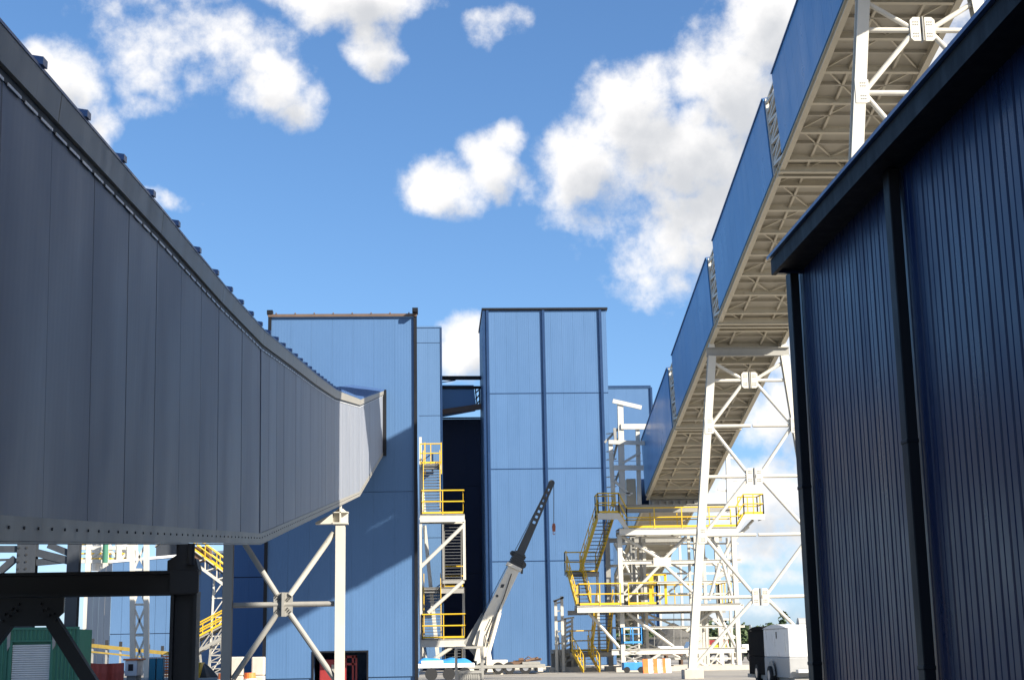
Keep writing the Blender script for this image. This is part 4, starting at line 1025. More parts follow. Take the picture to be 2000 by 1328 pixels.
a = mb(); corr(a, A.x, d0 - .1, .1, zt - .06); corr(a, d1 + .1, B.x - .08, .1, zt - .06); corr(a, d0 - .1, d1 + .1, dz_ + .18, zt - .06); a.build('corrugated_wall', 'green', gc)
a = mb(); a.box(A.x, B.x, YO - .03, YO + .05, zt - .059, zt + .04); a.box(B.x - .079, B.x + .03, YO - .03, YO + .08, 0, zt - .06); a.build('corner_frame', 'green', gc)
a = mb(); a.box(A.x, B.x - .02, YO + .1, YO + 2.4, 0, zt - .06); a.build('core', 'green', gc)
a = mb()
for x in (d0 - .05, d1 + .05): a.box(x - .06, x + .06, YO - .05, YO + .06, .05, dz_ + .1)
a.box(d0 - .11, d1 + .11, YO - .055, YO + .06, dz_ + .101, dz_ + .18); a.build('shutter_frame', 'green', gc)
for x in (d0 - .14, d1 + .12):
    a = mb(); a.prism([(x - .05, YO - .06, dz_ - .25), (x + .06, YO - .06, dz_ - .05), (x + .06, YO - .06, dz_ + .55), (x - .08, YO - .06, dz_ + .6)], (0, .05, 0)); a.build('bracket', 'greysteel', gc)
a = mb(); n = 22
for k in range(n):
    z0 = .1 + (dz_ - .1) * k / n; z1 = .1 + (dz_ - .1) * (k + 1) / n
    a.poly((d0 + .02, YO + .04, z0), (d1 - .02, YO + .04, z0), [(0, 0), (.045, .2 * (z1 - z0)), (.045, .75 * (z1 - z0)), (0, z1 - z0 - .005)])
a.build('roller_shutter', 'shutter', gc)

YP = 128.0
def UP(x, y): return U(x, y, Y=YP)
A, B = UP(216, 1200), UP(455, 1200)
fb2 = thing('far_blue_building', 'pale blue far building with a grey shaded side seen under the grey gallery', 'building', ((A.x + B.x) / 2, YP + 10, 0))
za, zb_ = UP(216, 1099).z, UP(455, 1078).z
a = mb(); n = 11; w_ = (B.x - A.x) / n
for k in range(n):
    x0, x1 = A.x + w_ * k + .01, A.x + w_ * (k + 1) - .01
    f0, f1 = za + (zb_ - za) * k / n, za + (zb_ - za) * (k + 1) / n
    zz = UP(300, 1236).z
    a.prism([(x0, YP - .06, .2), (x1, YP - .06, .2), (x1, YP - .06, zz - .06), (x0, YP - .06, zz - .06)], (0, .06, 0))
    a.prism([(x0, YP - .06, zz), (x1, YP - .06, zz), (x1, YP - .06, f1), (x0, YP - .06, f0)], (0, .06, 0))
a.build('front_wall', 'blue2', fb2)
a = mb(); a.hexa([(A.x, YP + .003, 0), (B.x, YP + .003, 0), (B.x, YP + 20, 0), (A.x, YP + 20, 0)], [(A.x, YP + .003, za - .06), (B.x, YP + .003, zb_ - .06), (B.x, YP + 20, zb_ - .06), (A.x, YP + 20, za - .06)]); a.build('core', 'navy', fb2)
a = mb(); a.prism([(A.x - .1, YP - .12, za + .003), (B.x, YP - .12, zb_ + .003), (B.x, YP - .12, zb_ + .22), (A.x - .1, YP - .12, za + .22)], (0, .3, 0)); a.build('coping', 'offwhite', fb2)
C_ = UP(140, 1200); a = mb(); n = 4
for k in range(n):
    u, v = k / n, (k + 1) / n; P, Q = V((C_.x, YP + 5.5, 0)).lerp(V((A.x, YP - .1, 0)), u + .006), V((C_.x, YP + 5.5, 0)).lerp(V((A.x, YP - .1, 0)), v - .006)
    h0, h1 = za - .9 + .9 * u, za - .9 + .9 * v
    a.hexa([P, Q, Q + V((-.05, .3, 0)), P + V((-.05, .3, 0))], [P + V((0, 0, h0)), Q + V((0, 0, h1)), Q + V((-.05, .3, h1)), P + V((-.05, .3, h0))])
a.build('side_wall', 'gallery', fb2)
# grey box on its roof
q = UP(302, 1089); r_ = UP(352, 1066)
gb = thing('rooftop_unit', 'dark grey sloped box on the roof edge of the far blue building', 'rooftop unit', ((q.x + r_.x) / 2, YP + 2, q.z))
a = mb(); a.prism([(q.x, YP + .5, q.z - .9), (r_.x, YP + .5, q.z - .9), (r_.x, YP + .5, r_.z + 1.2), (q.x + .8, YP + .5, r_.z + .7), (q.x, YP + .5, q.z + .9)], (0, 4, 0)); a.build('casing', 'midsteel', gb)
a = mb(); a.prism([(q.x - .1, YP + .4, q.z + .93), (q.x + .8, YP + .4, r_.z + .73), (r_.x + .05, YP + .4, r_.z + 1.23), (r_.x + .05, YP + .4, r_.z + 1.35), (q.x + .8, YP + .4, r_.z + .85), (q.x - .1, YP + .4, q.z + 1.05)], (0, 4.2, 0)); a.build('lid', 'greysteel', gb)

# white process frame with yellow rails up behind
YI = 150.0
def UI(x, y): return U(x, y, Y=YI)
pfm = thing('process_frame', 'white process frame with yellow rails rising above the far blue building', 'steel frame', (UI(200, 1300).x, YI, 0))
for x in (148, 172, 206, 232, 252, 262): a = mb(); q = UI(x, 1120); a.bar((q.x, YI, 0), (q.x, YI, UI(x, 1048).z), .5, .5); a.build('column', 'white', pfm)
for y in (1070, 1096): a = mb(); a.bar(UI(140, y), UI(262, y), .4, .35); a.build('girt', 'white', pfm)
a = mb(); rail(a, [UI(146, 1092), UI(262, 1092)], 1.1, .09, 3); a.build('handrail', 'yellow', pfm); a = mb(); rail(a, [UI(140, 1074), UI(176, 1074)], 1.1, .09, 2); a.build('handrail', 'yellow', pfm)
a = mb(); q = UI(190, 1080); a.tube((q.x, YI + 2, q.z - 1.6), (q.x, YI + 2, q.z + 1.6), 1.0, 16); a.tube((q.x + 2.2, YI + 2, q.z - 1.6), (q.x + 2.2, YI + 2, q.z + 2.2), .9, 16); a.build('tank', 'offwhite', pfm, smooth=False)
a = mb(); q = UI(210, 1078); a.tube((q.x, YI - 1, q.z - 1.1), (q.x, YI - 1, q.z + 1.0), .28, 12); a.build('green_vessel', 'green', pfm)
for p, q in (((206, 1064), (232, 1092)), ((172, 1092), (206, 1070)), ((232, 1096), (262, 1066))): a = mb(); a.bar(UI(*p), UI(*q), .25, .25); a.build('brace', 'white', pfm)

# white lattice legs
YJ = 104.0
def UJ(x, y): return U(x, y, Y=YJ)
lt = thing('lattice_mast', 'white two legged lattice mast in front of the far pale blue building', 'lattice mast', (UJ(272, 1300).x, YJ, 0))
for x, x2 in ((259, 268), (286, 278)):
    q, r_ = UJ(x, 1328), UJ(x, 1045); mb().bar((q.x, YJ, 0), r_, .34, .34).build('leg', 'white', lt)
a = mb()
for y0, y1 in ((1062, 1112), (1112, 1180), (1184, 1240), (1242, 1300)):
    a.bar(UJ(261, y0), UJ(284, y1), .13, .13); a.bar(UJ(284, y0), UJ(261, y1), .13, .13); a.bar(UJ(261, y1), UJ(284, y1), .15, .15)
a.build('lacing', 'white', lt)

# yellow railed conveyors on trestle legs
def small_conveyor(label, p, q, YY, legs, md='white'):
    t = thing('truss_conveyor', label, 'conveyor', ((U(*p, Y=YY).x + U(*q, Y=YY).x) / 2, YY, 0), 'yellow railed conveyors in the far left background')
    A, B = U(*p, Y=YY), U(*q, Y=YY)
    for y in (0, 1.4):
        o = V((0, y, 0)); a = mb(); a.bar(A + o, B + o, .14, .2); a.bar(A + o + V((0, 0, .9)), B + o + V((0, 0, .9)), .12, .14)
        n = max(3, round((B - A).length / 1.0))
        for k in range(n): 
            P, Q = A.lerp(B, k / n) + o, A.lerp(B, (k + 1) / n) + o
            a.bar(P, Q + V((0, 0, .9)), .08, .08); a.bar(P, P + V((0, 0, .9)), .08, .08)
        a.build('truss', md, t)
    a = mb(); a.bar(A + V((0, .7, .75)), B + V((0, .7, .75)), 1.1, .1); a.build('belt', 'rubber', t)
    a = mb(); rail(a, [A + V((0, -.2, .95)), B + V((0, -.2, .95))], 1.0, .06, 1.0); a.build('handrail', 'yellow', t); a = mb(); rail(a, [A + V((0, 1.6, .95)), B + V((0, 1.6, .95))], 1.0, .06, 1.0); a.build('handrail', 'yellow', t)
    for (x, y) in legs:
        c = U(x, y, Y=YY)
        for e in (-.35, .35):
            mb().bar((c.x + e * 1.6, YY + .7, 0), (c.x + e, YY + .7, c.z), .14, .14).build('leg', md, t)
        a = mb(); n = 5
        for k in range(n):
            z0, z1 = c.z * k / n, c.z * (k + 1) / n
            a.bar((c.x - .5, YY + .7, z0), (c.x + .45, YY + .7, z1), .07, .07); a.bar((c.x - .45, YY + .7, z1), (c.x + .45, YY + .7, z1), .07, .07)
        a.build('lacing', md, t)
    return t
t_ = small_conveyor('upper yellow railed conveyor sloping down right beside the white trestle leg', (378, 1098), (446, 1148), 112, [(425, 1130)])
a = mb(); q = U(390, 1080, Y=112); a.box(q.x - .5, q.x + .7, 112, 113.4, q.z - .6, q.z + .5); a.build('head_box', 'rust', t_)
small_conveyor('lower yellow railed conveyor rising right beside the white trestle leg', (362, 1284), (440, 1242), 108, [(378, 1276), (420, 1254)], 'greysteel')
yb = thing('pipe_rack', 'long yellow pipe rack with short dark posts before the far blue building', 'pipe rack', (U(250, 1270, Y=112).x, 112, 0))
a = mb(); A, B = U(140, 1256, Y=112), U(385, 1281, Y=112); a.bar(A, B, .3, .26); a.bar(A - V((0, 0, .45)), B - V((0, 0, .45)), .2, .12); a.build('pipe_beam', 'yellowdull', yb)
for k in range(9): c = A.lerp(B, (k + .5) / 9); a = mb(); a.bar((c.x, 112, 0), (c.x, 112, c.z - .14), .14, .14); a.build('post', 'greysteel', yb); a = mb(); a.box(c.x - .1, c.x + .1, 111.9, 112.1, c.z + .14, c.z + .5); a.build('stub', 'bolt', yb)

# red sheet fence, cabins, crates
YH = 90.0
def UH(x, y): return U(x, y, Y=YH)
A, B = UH(120, 1300), UH(243, 1300)
rt = mb(); vs = []; fs = []; n = 40; zt = UH(180, 1294).z
for k in range(n + 1):
    u = k / n; x = A.x + (B.x - A.x) * u; y = YH + .12 * math.sin(17 * u) + .06 * math.sin(41 * u); zz = zt + .06 * math.sin(7 * u) - .25 * max(0, u - .75)
    vs += [(x, y, .02), (x + .02, y - .05, zz * .5), (x, y, zz), (x, y + .03, .02), (x + .02, y - .02, zz * .5), (x, y + .03, zz)]
for k in range(n):
    o = 6 * k; 
    for i0, i1 in ((0, 1), (1, 2)): fs += [(o + i0, o + i0 + 6, o + i1 + 6, o + i1), (o + i0 + 3, o + i1 + 3, o + i1 + 9, o + i0 + 9)]
    fs.append((o + 2, o + 8, o + 11, o + 5))
rt.add(vs, fs); tag(rt.build('tarp_fence', 'redtarp', loc=((A.x + B.x) / 2, YH, 0)), 'red tarpaulin screen stretched right of the green container', 'screen')
A, B = U(244, 1300, Y=92), U(268, 1300, Y=92)
cbn = thing('site_cabin', 'white and orange site cabin beside the red tarpaulin screen', 'cabin', ((A.x + B.x) / 2, 92, 0))
a = mb(); a.box(A.x, B.x, 92, 94, 1.0 * .3, 1.22); a.build('body', 'offwhite', cbn, bevel=.03); a = mb(); a.box(A.x - .1, B.x + .1, 91.9, 94.1, 1.222, 1.32); a.build('roof', 'orange', cbn)
a = mb(); a.box(A.x + .1, B.x - .1, 92.1, 93.9, 0, .299); a.build('skid', 'greysteel', cbn); a = mb(); a.box(A.x + .2, A.x + .5, 91.985, 91.999, .6, 1.0); a.build('window', 'glass', cbn)
for i, (px, lab) in enumerate(((297, 'teal portable toilet nearer the white lattice mast'), (312, 'teal portable toilet right of its twin next to the orange fence'))):
    c = U(px, 1300, Y=93); o = thing('portable_toilet', lab, 'portable toilet', (c.x, 93, 0), 'teal portable toilets')
    a = mb(); a.box(c.x - .2, c.x + .2, 93, 93.6, 0, 1.3); a.build('cabin', 'teal', o, bevel=.02); a = mb(); a.box(c.x - .23, c.x + .23, 92.95, 93.65, 1.302, 1.4); a.build('roof', 'offwhite', o, bevel=.02)
    a = mb(); a.box(c.x - .13, c.x + .13, 92.985, 92.999, .08, 1.2); a.build('door', 'teal', o)
A, B = U(314, 1300, Y=96), U(336, 1300, Y=96)
of = thing('orange_fence', 'orange barrier mesh beside the teal portable toilets', 'fence', ((A.x + B.x) / 2, 96, 0))
a = mb()
for k in range(8): z = .15 + k * .17; a.box(A.x, B.x, 95.99, 96.01, z, z + .11)
a.build('mesh', 'orange', of); a = mb()
for k in range(3): x = A.x + (B.x - A.x) * k / 2; a.tube((x, 96.05, 0), (x, 96.05, 1.55), .03, 6)
a.build('stakes', 'greysteel', of)
A = U(395, 1300, Y=100)
dh = mb(); 
vs = []; fs = []; n = 16; rr = 5
for i in range(rr + 1):
    for k in range(n): f_ = i / rr; rad = (1 - f_) * (1 + .15 * math.sin(3 * k)); vs.append((A.x + 1.1 * rad * math.cos(2 * math.pi * k / n), 100 + 1.1 * rad * math.sin(2 * math.pi * k / n), 1.0 * (1 - (1 - f_) ** 1.4)))
for i in range(rr):
    for k in range(n): fs.append((i * n + k, i * n + (k + 1) % n, (i + 1) * n + (k + 1) % n, (i + 1) * n + k))
dh.add(vs, fs); tag(dh.build('gravel_heap', 'boom', loc=(A.x, 100, 0)), 'small black heap of material under the lower yellow conveyor', 'heap')
sk = thing('yellow_skip', 'small yellow skip beside the black heap under the lower conveyor', 'skip', (U(376, 1310, Y=98).x, 98, 0))
q = U(376, 1310, Y=98); a = mb(); a.hexa([(q.x - .35, 98, .02), (q.x + .35, 98, .02), (q.x + .35, 98.8, .02), (q.x - .35, 98.8, .02)], [(q.x - .55, 97.8, .9), (q.x + .55, 97.8, .9), (q.x + .55, 99, .9), (q.x - .55, 99, .9)]); a.build('bin', 'yellow', sk); a = mb(); a.box(q.x - .6, q.x + .6, 97.75, 99.05, .902, .98); a.build('rim', 'yellow', sk)

# concrete blocks and orange barrels at the foot of the trestle
YM = 66.0
for px, w_, lab in ((458, .8, 'pale concrete block stack behind the left leg of white trestle'), (505, .55, 'pale concrete block stack at the left corner of tall blue building')):
    c = U(px, 1300, Y=YM); zt = U(px, 1282, Y=YM).z; t = thing('concrete_block_stack', lab, 'concrete blocks', (c.x, YM, 0), 'concrete blocks near the blue building')
    for z0, z1 in ((0, .58), (.585, zt)):
        a = mb(); a.box(c.x - w_ / 2, c.x + w_ / 2, YM - .3, YM + .3, z0, z1); a.build('block', 'conc', t, bevel=.05)
for px, lab in ((437, 'orange drum left of the white trestle leg'), (488, 'orange drum between the two concrete block stacks')):
    c = U(px, 1318, Y=65); t = thing('traffic_drum', lab, 'traffic drum', (c.x, 65, 0), 'orange drums near the trestle')
    a = mb(); a.tube((c.x, 65, .06), (c.x, 65, .72), .3, 16, .24); a.build('barrel', 'orange', t); a = mb(); a.tube((c.x, 65, 0), (c.x, 65, .059), .36, 16); a.build('base', 'rubber', t)
    a = mb(); a.tube((c.x, 65, .35), (c.x, 65, .48), .284, 16, .272); a.build('band', 'offwhite', t)

# ------------------------------------------------------------------ far right background
A = U(1316, 1262, Y=165); top = U(1312, 1216, Y=165).z
hp = mb(); vs = []; fs = []; n = 36; rr = 14
for i in range(rr + 1):
    f_ = i / rr; r_ = 5.0 * (1 - f_) ** .85 + .12
    for k in range(n):
        a_ = 2 * math.pi * k / n; r2 = r_ * (1 + .04 * math.sin(5 * a_ + i) + random.uniform(-.02, .02)); vs.append((A.x + r2 * math.cos(a_), 165 + r2 * math.sin(a_), top * f_))
for i in range(rr):
    for k in range(n): fs.append((i * n + k, i * n + (k + 1) % n, (i + 1) * n + (k + 1) % n, (i + 1) * n + k))
fs.append(tuple(rr * n + k for k in range(n)))
hp.add(vs, fs); tag(hp.build('stone_stockpile', 'pile', loc=(A.x, 165, 0)), 'grey conical stockpile seen through the legs of white conveyor tower', 'stockpile')

def vehicle(label, cat, px, YY, L, H, col, kind):
    c = U(px, 1300, Y=YY); t = thing(cat.replace(' ', '_'), label, cat, (c.x, YY, 0)); x0 = c.x - L / 2
    if kind == 'truck':
        a = mb(); a.box(x0 + L * .3, x0 + L, YY - 1.1, YY + 1.1, 1.0, H); a.build('load_body', col, t, bevel=.05)
        a = mb(); a.prism([(x0, YY - 1.1, .6), (x0 + L * .27, YY - 1.1, .6), (x0 + L * .27, YY - 1.1, H * .95), (x0 + L * .08, YY - 1.1, H * .95), (x0, YY - 1.1, H * .6)], (0, 2.2, 0)); co = a.build('cab', 'offwhite', t, bevel=.05)
        a = mb(); a.box(x0 + L * .09, x0 + L * .2, YY - 1.13, YY - 1.102, H * .6, H * .88); a.build('window', 'glass', co)
        a = mb(); a.box(x0 + .1, x0 + L, YY - .5, YY + .5, .6, .98); a.build('chassis', 'boom', t)
        ws = (x0 + L * .14, x0 + L * .7, x0 + L * .88)
    else:
        a = mb(); a.box(x0, x0 + L * .62, YY - .9, YY + .9, .7, 1.5); a.build('body', col, t, bevel=.06)
        a = mb(); a.box(x0 + L * .25, x0 + L * .5, YY - .7, YY + .7, 1.502, H); co = a.build('cab', col, t, bevel=.05)
        a = mb(); a.box(x0 + L * .28, x0 + L * .47, YY - .72, YY - .702, 1.65, H - .15); a.build('window', 'glass', co)
        a = mb(); a.bar((x0 + L * .55, YY - .5, 1.3), (x0 + L * .85, YY - .5, .7), .15, .25); a.bar((x0 + L * .55, YY + .5, 1.3), (x0 + L * .85, YY + .5, .7), .15, .25); a.build('loader_arm', col, t)
        a = mb(); a.prism([(x0 + L * .82, YY - 1, .15), (x0 + L, YY - 1, .15), (x0 + L * .88, YY - 1, .9), (x0 + L * .82, YY - 1, .9)], (0, 2, 0)); a.build('bucket', 'greysteel', t)
        ws = (x0 + L * .15, x0 + L * .5)
    for x in ws:
        a = mb(); a.tube((x, YY - 1.12, .48), (x, YY - .8, .48), .48, 18); wo = a.build('wheel', 'rubber', t); a = mb(); a.tube((x, YY - 1.135, .48), (x, YY - 1.121, .48), .24, 14); a.build('rim', 'rim', wo)
    return t
vehicle('red and white tipper truck parked beyond the foot of far trestle', 'tipper truck', 1380, 128, 3.6, 1.9, 'red', 'truck')
vehicle('yellow wheel loader standing right of the red truck beyond the trestle', 'wheel loader', 1412, 116, 2.6, 1.7, 'yellow', 'loader')
vehicle('white truck with white box body left of the black trailer in the distance', 'box truck', 1456, 125, 2.2, 1.5, 'offwhite', 'truck')
# tank and timber, barriers under the conveyor tower
c = U(1310, 1295, Y=110); tk = thing('storage_tank', 'white horizontal storage tank on cradles under the conveyor tower', 'storage tank', (c.x, 110, 0))
a = mb(); a.tube((c.x - 1.0, 110, 1.05), (c.x + 1.0, 110, 1.05), .42, 20); a.build('shell', 'offwhite', tk, bevel=.08); a = mb()
for e in (-1, 1): a.box(c.x + e * .7, c.x + e * .7 + .15, 109.7, 110.3, 0, .75)
a.build('cradle', 'greysteel', tk)
c = U(1318, 1308, Y=100); ti = thing('timber_stack', 'orange brown timber frame stack beneath the white storage tank', 'timber stack', (c.x, 100, 0))
a = mb()
for k in range(5): a.bar((c.x - 1.7, 100 + .2 * k, .95), (c.x + 1.7, 100 + .2 * k, .95 + .02 * k), .15, .14)
for e in (-1.5, -.5, .5, 1.5): a.box(c.x + e - .07, c.x + e + .07, 99.9, 100.9, .1, .87)
a.build('beams', 'rust', ti); a = mb(); a.box(c.x - 1.7, c.x + 1.7, 99.9, 101, 0, .098); a.build('bearers', 'conc', ti)
for k, (px, lab) in enumerate(((1266, 'orange and white barrier nearest the tower stairs'), (1284, 'orange and white barrier below the left end of timber stack'), (1300, 'orange and white barrier below the middle of timber stack'))):
    c = U(px, 1315, Y=86); t = thing('barrier', lab, 'barrier', (c.x, 86, 0), 'orange and white barriers')
    a = mb(); a.prism([(c.x - .3, 85.75, 0), (c.x - .3, 86.25, 0), (c.x - .3, 86.12, .35), (c.x - .3, 86.08, .8), (c.x - .3, 85.92, .8), (c.x - .3, 85.88, .35)], (.3, 0, 0)); a.build('segment', 'orange', t)
    a = mb(); a.prism([(c.x + .003, 85.75, 0), (c.x + .003, 86.25, 0), (c.x + .003, 86.12, .35), (c.x + .003, 86.08, .8), (c.x + .003, 85.92, .8), (c.x + .003, 85.88, .35)], (.3, 0, 0)); a.build('segment', 'offwhite', t)
c = U(1236, 1300, Y=88); bs = thing('scissor_lift', 'bright blue scissor lift parked inside the foot of conveyor tower', 'scissor lift', (c.x, 88, 0))
a = mb(); a.box(c.x - .6, c.x + .6, 87.5, 88.5, .15, .6); a.build('base', 'bluetarp', bs, bevel=.03)
a = mb()
for k in range(3):
    z0, z1 = .62 + .35 * k, .62 + .35 * (k + 1); a.bar((c.x - .5, 87.55, z0), (c.x + .5, 87.55, z1), .05, .07); a.bar((c.x + .5, 87.62, z0), (c.x - .5, 87.62, z1), .05, .07)
a.build('scissor_arms', 'greysteel', bs); a = mb(); a.box(c.x - .6, c.x + .6, 87.5, 88.5, 1.7, 1.82); rail(a, [(c.x - .58, 87.52, 1.82), (c.x + .58, 87.52, 1.82), (c.x + .58, 88.48, 1.82), (c.x - .58, 88.48, 1.82), (c.x - .58, 87.52, 1.82)], .8, .02, .6, toe=False); a.build('platform', 'bluetarp', bs)
a = mb()
for e in (-.42, .42): a.tube((c.x + e, 87.45, .18), (c.x + e, 87.6, .18), .18, 14)
a.build('wheels', 'rubber', bs)

# far wood on the horizon: leaf clumps through a bank of crowns
wd = mb(); vs = []; fs = []
rnd = random.Random(3)
for k in range(900):
    near = k < 620
    x = (21 + 60 * rnd.random()) if near else (-330 + 900 * rnd.random()); y = (176 + 45 * rnd.random()) if near else (430 + 60 * rnd.random())
    h = (rnd.uniform(2.4, 3.7) if near else rnd.uniform(5, 8.5)) * (1.25 if rnd.random() < .06 else 1); r_ = rnd.uniform(1.3, 2.4) if near else rnd.uniform(2.0, 3.6)
    for j in range(60 if near else 60):
        th, ph = rnd.random() * 6.283, rnd.random() ** .8; rr_ = r_ * (1 - .6 * ph) * rnd.uniform(.4, 1.05)
        c = V((x + rr_ * math.cos(th), y + rr_ * math.sin(th), h * (.05 + .95 * ph) + rnd.uniform(-.3, .3)))
        s_ = rnd.uniform(.3, .65) * (.62 if near else 1.7); a_ = V((rnd.uniform(-1, 1), rnd.uniform(-1, 1), rnd.uniform(-1, 1))).normalized() * s_; b_ = a_.cross(V((rnd.uniform(-1, 1), rnd.uniform(-1, 1), rnd.uniform(-1, 1)))).normalized() * s_ * .8
        o = len(vs); vs += [c - a_, c + b_ * .9, c + a_, c - b_]; fs.append((o, o + 1, o + 2, o + 3))
wd.add(vs, fs); wo = wd.build('far_wood', 'leaf'); tag(wo, 'dark green wood along the horizon behind the conveyor tower', 'wood', kind='stuff')

# ------------------------------------------------------------------ sun, sky, camera
LD = V((-1, .80, -.72)).normalized()
sun = bpy.data.lights.new('sun', 'SUN'); sun.energy = 4.3; sun.angle = R(.53); sun.color = (1, .93, .82)
so = bpy.data.objects.new('sun', sun); COL.objects.link(so); so.rotation_euler = LD.to_track_quat('-Z', 'Y').to_euler(); so.location = (0, 0, 60)
el = math.asin(-LD.z); az = math.atan2(-LD.x, -LD.y)      # clockwise from +Y

W = bpy.data.worlds.new('World'); S.world = W; W.use_nodes = True
nt = W.node_tree; N = nt.nodes; L = nt.links; N.clear()
def node(t, tree=nt, **k):
    n = tree.nodes.new(t)
    for a_, v in k.items(): setattr(n, a_, v)
    return n
def math_(op, a, b=None, tree=nt, clamp=False):
    n = node('ShaderNodeMath', tree, operation=op, use_clamp=clamp)
    n.inputs[2].default_value = .12
    for i, x in enumerate((a, b)):
        if x is None: continue
        if isinstance(x, (int, float)): n.inputs[i].default_value = x
        else: tree.links.new(x, n.inputs[i])
    return n.outputs[0]
# cloud density as a function of direction
G = bpy.data.node_groups.new('cloud_density', 'ShaderNodeTree')
G.interface.new_socket('Vector', in_out='INPUT', socket_type='NodeSocketVector'); G.interface.new_socket('Density', in_out='OUTPUT', socket_type='NodeSocketFloat')
gi = node('NodeGroupInput', G); gq = node('NodeGroupOutput', G)
vec = gi.outputs[0]
nz = node('ShaderNodeTexNoise', G); nz.inputs['Scale'].default_value = 14; nz.inputs['Detail'].default_value = 5
G.links.new(vec, nz.inputs['Vector'])
ws_ = node('ShaderNodeVectorMath', G, operation='SUBTRACT'); G.links.new(nz.outputs['Color'], ws_.inputs[0]); ws_.inputs[1].default_value = (.5, .5, .5)
wm = node('ShaderNodeVectorMath', G, operation='SCALE'); G.links.new(ws_.outputs[0], wm.inputs[0]); wm.inputs['Scale'].default_value = .03
wa = node('ShaderNodeVectorMath', G, operation='ADD'); G.links.new(vec, wa.inputs[0]); G.links.new(wm.outputs[0], wa.inputs[1])
fb_ = node('ShaderNodeTexNoise', G); fb_.inputs['Scale'].default_value = 26; fb_.inputs['Detail'].default_value = 12; fb_.inputs['Roughness'].default_value = .64
G.links.new(vec, fb_.inputs['Vector'])
BL = [  # photo position, half sizes (px), weight
    (1245, 215, 120, 115, 1), (1150, 320, 130, 105, 1), (1335, 305, 250, 200, 1), (1440, 175, 140, 195, 1), (1505, 50, 130, 150, 1), (1390, 430, 280, 130, .8), (1620, 150, 200, 260, 1), (1800, 100, 180, 180, .9), (1520, 400, 170, 190, .7), (1870, 130, 140, 150, .8),
    (865, 368, 105, 62, .95), (945, 325, 75, 72, .95), (985, 285, 50, 42, .8),
    (120, 165, 90, 92, 1), (185, 230, 60, 50, .6), (330, 105, 180, 85, .42), (440, 120, 140, 95, .5), (530, 165, 108, 82, .9), (568, 212, 52, 46, .7), (300, 45, 130, 50, .3), (268, 210, 60, 30, .35),
    (690, -5, 175, 70, 1), (742, 80, 70, 70, .9), (955, 50, 68, 42, .55), (330, -5, 110, 32, .45),
    (905, 670, 68, 68, 1), (1530, 790, 115, 125, .9), (1505, 980, 155, 105, .85), (1545, 1060, 175, 62, .6), (1700, 900, 150, 150, .7),
    (340, 390, 52, 20, .35), (1300, 565, 95, 50, .32), (1350, 1190, 260, 24, .4), (1520, 1130, 110, 22, .4), (250, 1120, 190, 30, .4), (2300, 200, 180, 140, .8), (-300, 250, 140, 100, .7)]
G.interface.new_socket('Body', in_out='OUTPUT', socket_type='NodeSocketFloat')
acc = None
for px, py, rx_, ry_, wgt in BL:
    c = ray(px, py); rr_ = c.cross(V((0, 0, 1))).normalized(); uu = rr_.cross(c).normalized()
    ps = []
    for ax, k_ in ((rr_, F / rx_), (uu, F / ry_)):
        dd = node('ShaderNodeVectorMath', G, operation='DOT_PRODUCT'); G.links.new(wa.outputs[0], dd.inputs[0]); dd.inputs[1].default_value = ax * k_
        ps.append(math_('MULTIPLY', dd.outputs['Value'], dd.outputs['Value'], G))
    d3 = node('ShaderNodeVectorMath', G, operation='DOT_PRODUCT'); G.links.new(wa.outputs[0], d3.inputs[0]); d3.inputs[1].default_value = c
    s2_ = math_('ADD', ps[0], ps[1], G)
    s2_ = math_('ADD', s2_, math_('MULTIPLY', math_('LESS_THAN', d3.outputs['Value'], 0.1, G), 9, G), G)
    e_ = math_('MAXIMUM', math_('MULTIPLY', math_('SUBTRACT', 1, s2_, G), wgt, G), -.7, G)
    acc = e_ if acc is None else math_('SMOOTH_MAX', acc, e_, G)
# billows: round puffs of two sizes and fine wisps
def puff(scale):
    v = node('ShaderNodeTexVoronoi', G, feature='SMOOTH_F1' if scale < 40 else 'F1'); v.inputs['Scale'].default_value = scale; v.inputs['Randomness'].default_value = 1
    if scale < 40: v.inputs['Smoothness'].default_value = .35
    G.links.new(wb.outputs[0], v.inputs['Vector']); return math_('SUBTRACT', .5, v.outputs['Distance'], G)
wn = node('ShaderNodeTexNoise', G); wn.inputs['Scale'].default_value = 45; wn.inputs['Detail'].default_value = 6; G.links.new(vec, wn.inputs['Vector'])
wsb = node('ShaderNodeVectorMath', G, operation='SUBTRACT'); G.links.new(wn.outputs['Color'], wsb.inputs[0]); wsb.inputs[1].default_value = (.5, .5, .5)
wmb = node('ShaderNodeVectorMath', G, operation='SCALE'); G.links.new(wsb.outputs[0], wmb.inputs[0]); wmb.inputs['Scale'].default_value = .022
wb = node('ShaderNodeVectorMath', G, operation='ADD'); G.links.new(vec, wb.inputs[0]); G.links.new(wmb.outputs[0], wb.inputs[1])
bil = math_('ADD', math_('MULTIPLY', puff(26), .60, G), math_('MULTIPLY', puff(62), .40, G), G)
bil = math_('ADD', bil, math_('MULTIPLY', math_('SUBTRACT', fb_.outputs[0], .5, G), 2.1, G), G)
den = math_('ADD', acc, bil, G)
G.links.new(den, gq.inputs['Density']); G.links.new(math_('ADD', acc, math_('MULTIPLY', bil, .45, G), G), gq.inputs['Body'])

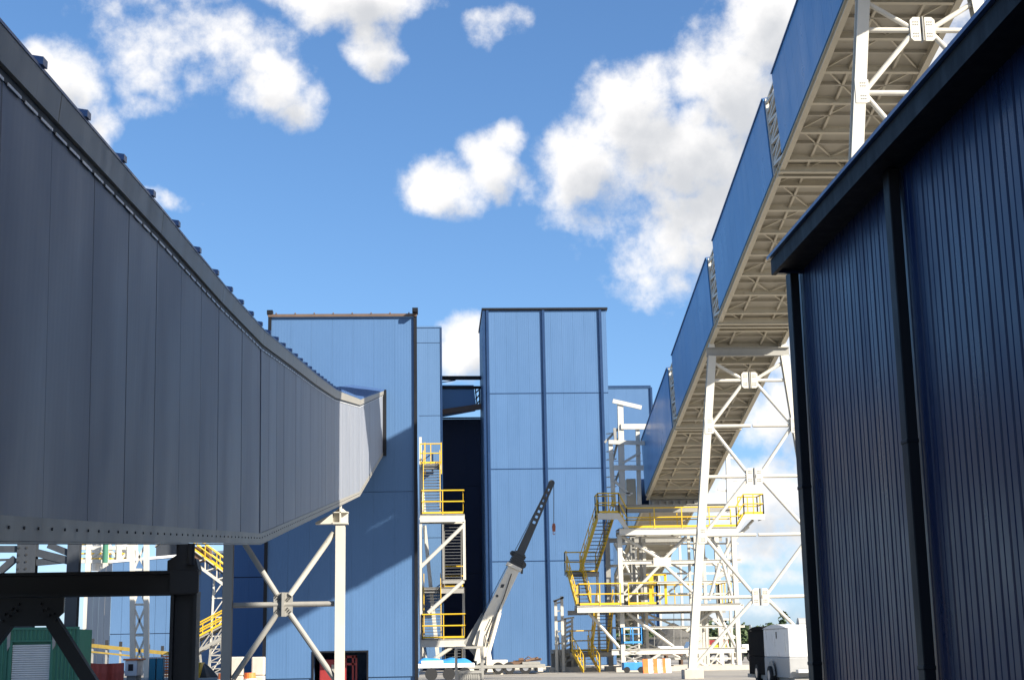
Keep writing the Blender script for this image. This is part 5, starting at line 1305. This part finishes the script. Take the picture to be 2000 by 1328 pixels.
tc = node('ShaderNodeTexCoord'); dirv = tc.outputs['Generated']
g1 = node('ShaderNodeGroup'); g1.node_tree = G; L.new(dirv, g1.inputs[0])
off = node('ShaderNodeVectorMath', operation='ADD'); L.new(dirv, off.inputs[0]); off.inputs[1].default_value = V((-.008, 0, .024))
g2 = node('ShaderNodeGroup'); g2.node_tree = G; L.new(off.outputs[0], g2.inputs[0])
def smooth(x, a, b):
    n = node('ShaderNodeMapRange', interpolation_type='SMOOTHSTEP'); L.new(x, n.inputs[0]); n.inputs[1].default_value = a; n.inputs[2].default_value = b; return n.outputs[0]
cover = smooth(g1.outputs['Density'], -.12, .85)
shade = smooth(g2.outputs['Body'], .30, 1.15)
cc = node('ShaderNodeMix', data_type='RGBA'); L.new(shade, cc.inputs[0]); cc.inputs[6].default_value = (1.12, 1.10, 1.08, 1); cc.inputs[7].default_value = (.70, .715, .745, 1)
sky = node('ShaderNodeTexSky', sky_type='NISHITA'); sky.sun_disc = False; sky.sun_elevation = el; sky.sun_rotation = az
sky.air_density = .5; sky.dust_density = 1.0; sky.ozone_density = 4.0; sky.altitude = 0
hs = node('ShaderNodeHueSaturation'); L.new(sky.outputs[0], hs.inputs['Color']); hs.inputs['Saturation'].default_value = 1.10
kk = node('ShaderNodeVectorMath', operation='MULTIPLY_ADD'); L.new(hs.outputs[0], kk.inputs[0]); kk.inputs[1].default_value = (.13, .13, .13); kk.inputs[2].default_value = (1, 1, 1)
dv = node('ShaderNodeVectorMath', operation='DIVIDE'); L.new(hs.outputs[0], dv.inputs[0]); L.new(kk.outputs[0], dv.inputs[1])
bgS = node('ShaderNodeBackground'); L.new(dv.outputs[0], bgS.inputs[0]); bgS.inputs[1].default_value = .15
bgC = node('ShaderNodeBackground'); L.new(cc.outputs[2], bgC.inputs[0]); bgC.inputs[1].default_value = .41
mx = node('ShaderNodeMixShader'); cov = math_('MULTIPLY', cover, .97); L.new(cov, mx.inputs[0]); L.new(bgS.outputs[0], mx.inputs[1]); L.new(bgC.outputs[0], mx.inputs[2])
out = node('ShaderNodeOutputWorld'); L.new(mx.outputs[0], out.inputs[0])
W.cycles.sampling_method = 'MANUAL'; W.cycles.sample_map_resolution = 512

cam = bpy.data.cameras.new('camera'); co = bpy.data.objects.new('camera', cam); COL.objects.link(co)
cam.sensor_width = 36; cam.lens = F / 2000 * 36; cam.clip_end = 6000; cam.clip_start = .05
m4 = RM.to_4x4(); m4.translation = CAM; co.matrix_world = m4
S.camera = co
S.view_settings.view_transform = 'Standard'; S.view_settings.look = 'None'; S.view_settings.exposure = 1.28; S.view_settings.gamma = 1
S.cycles.max_bounces = 6; S.cycles.use_denoising = True
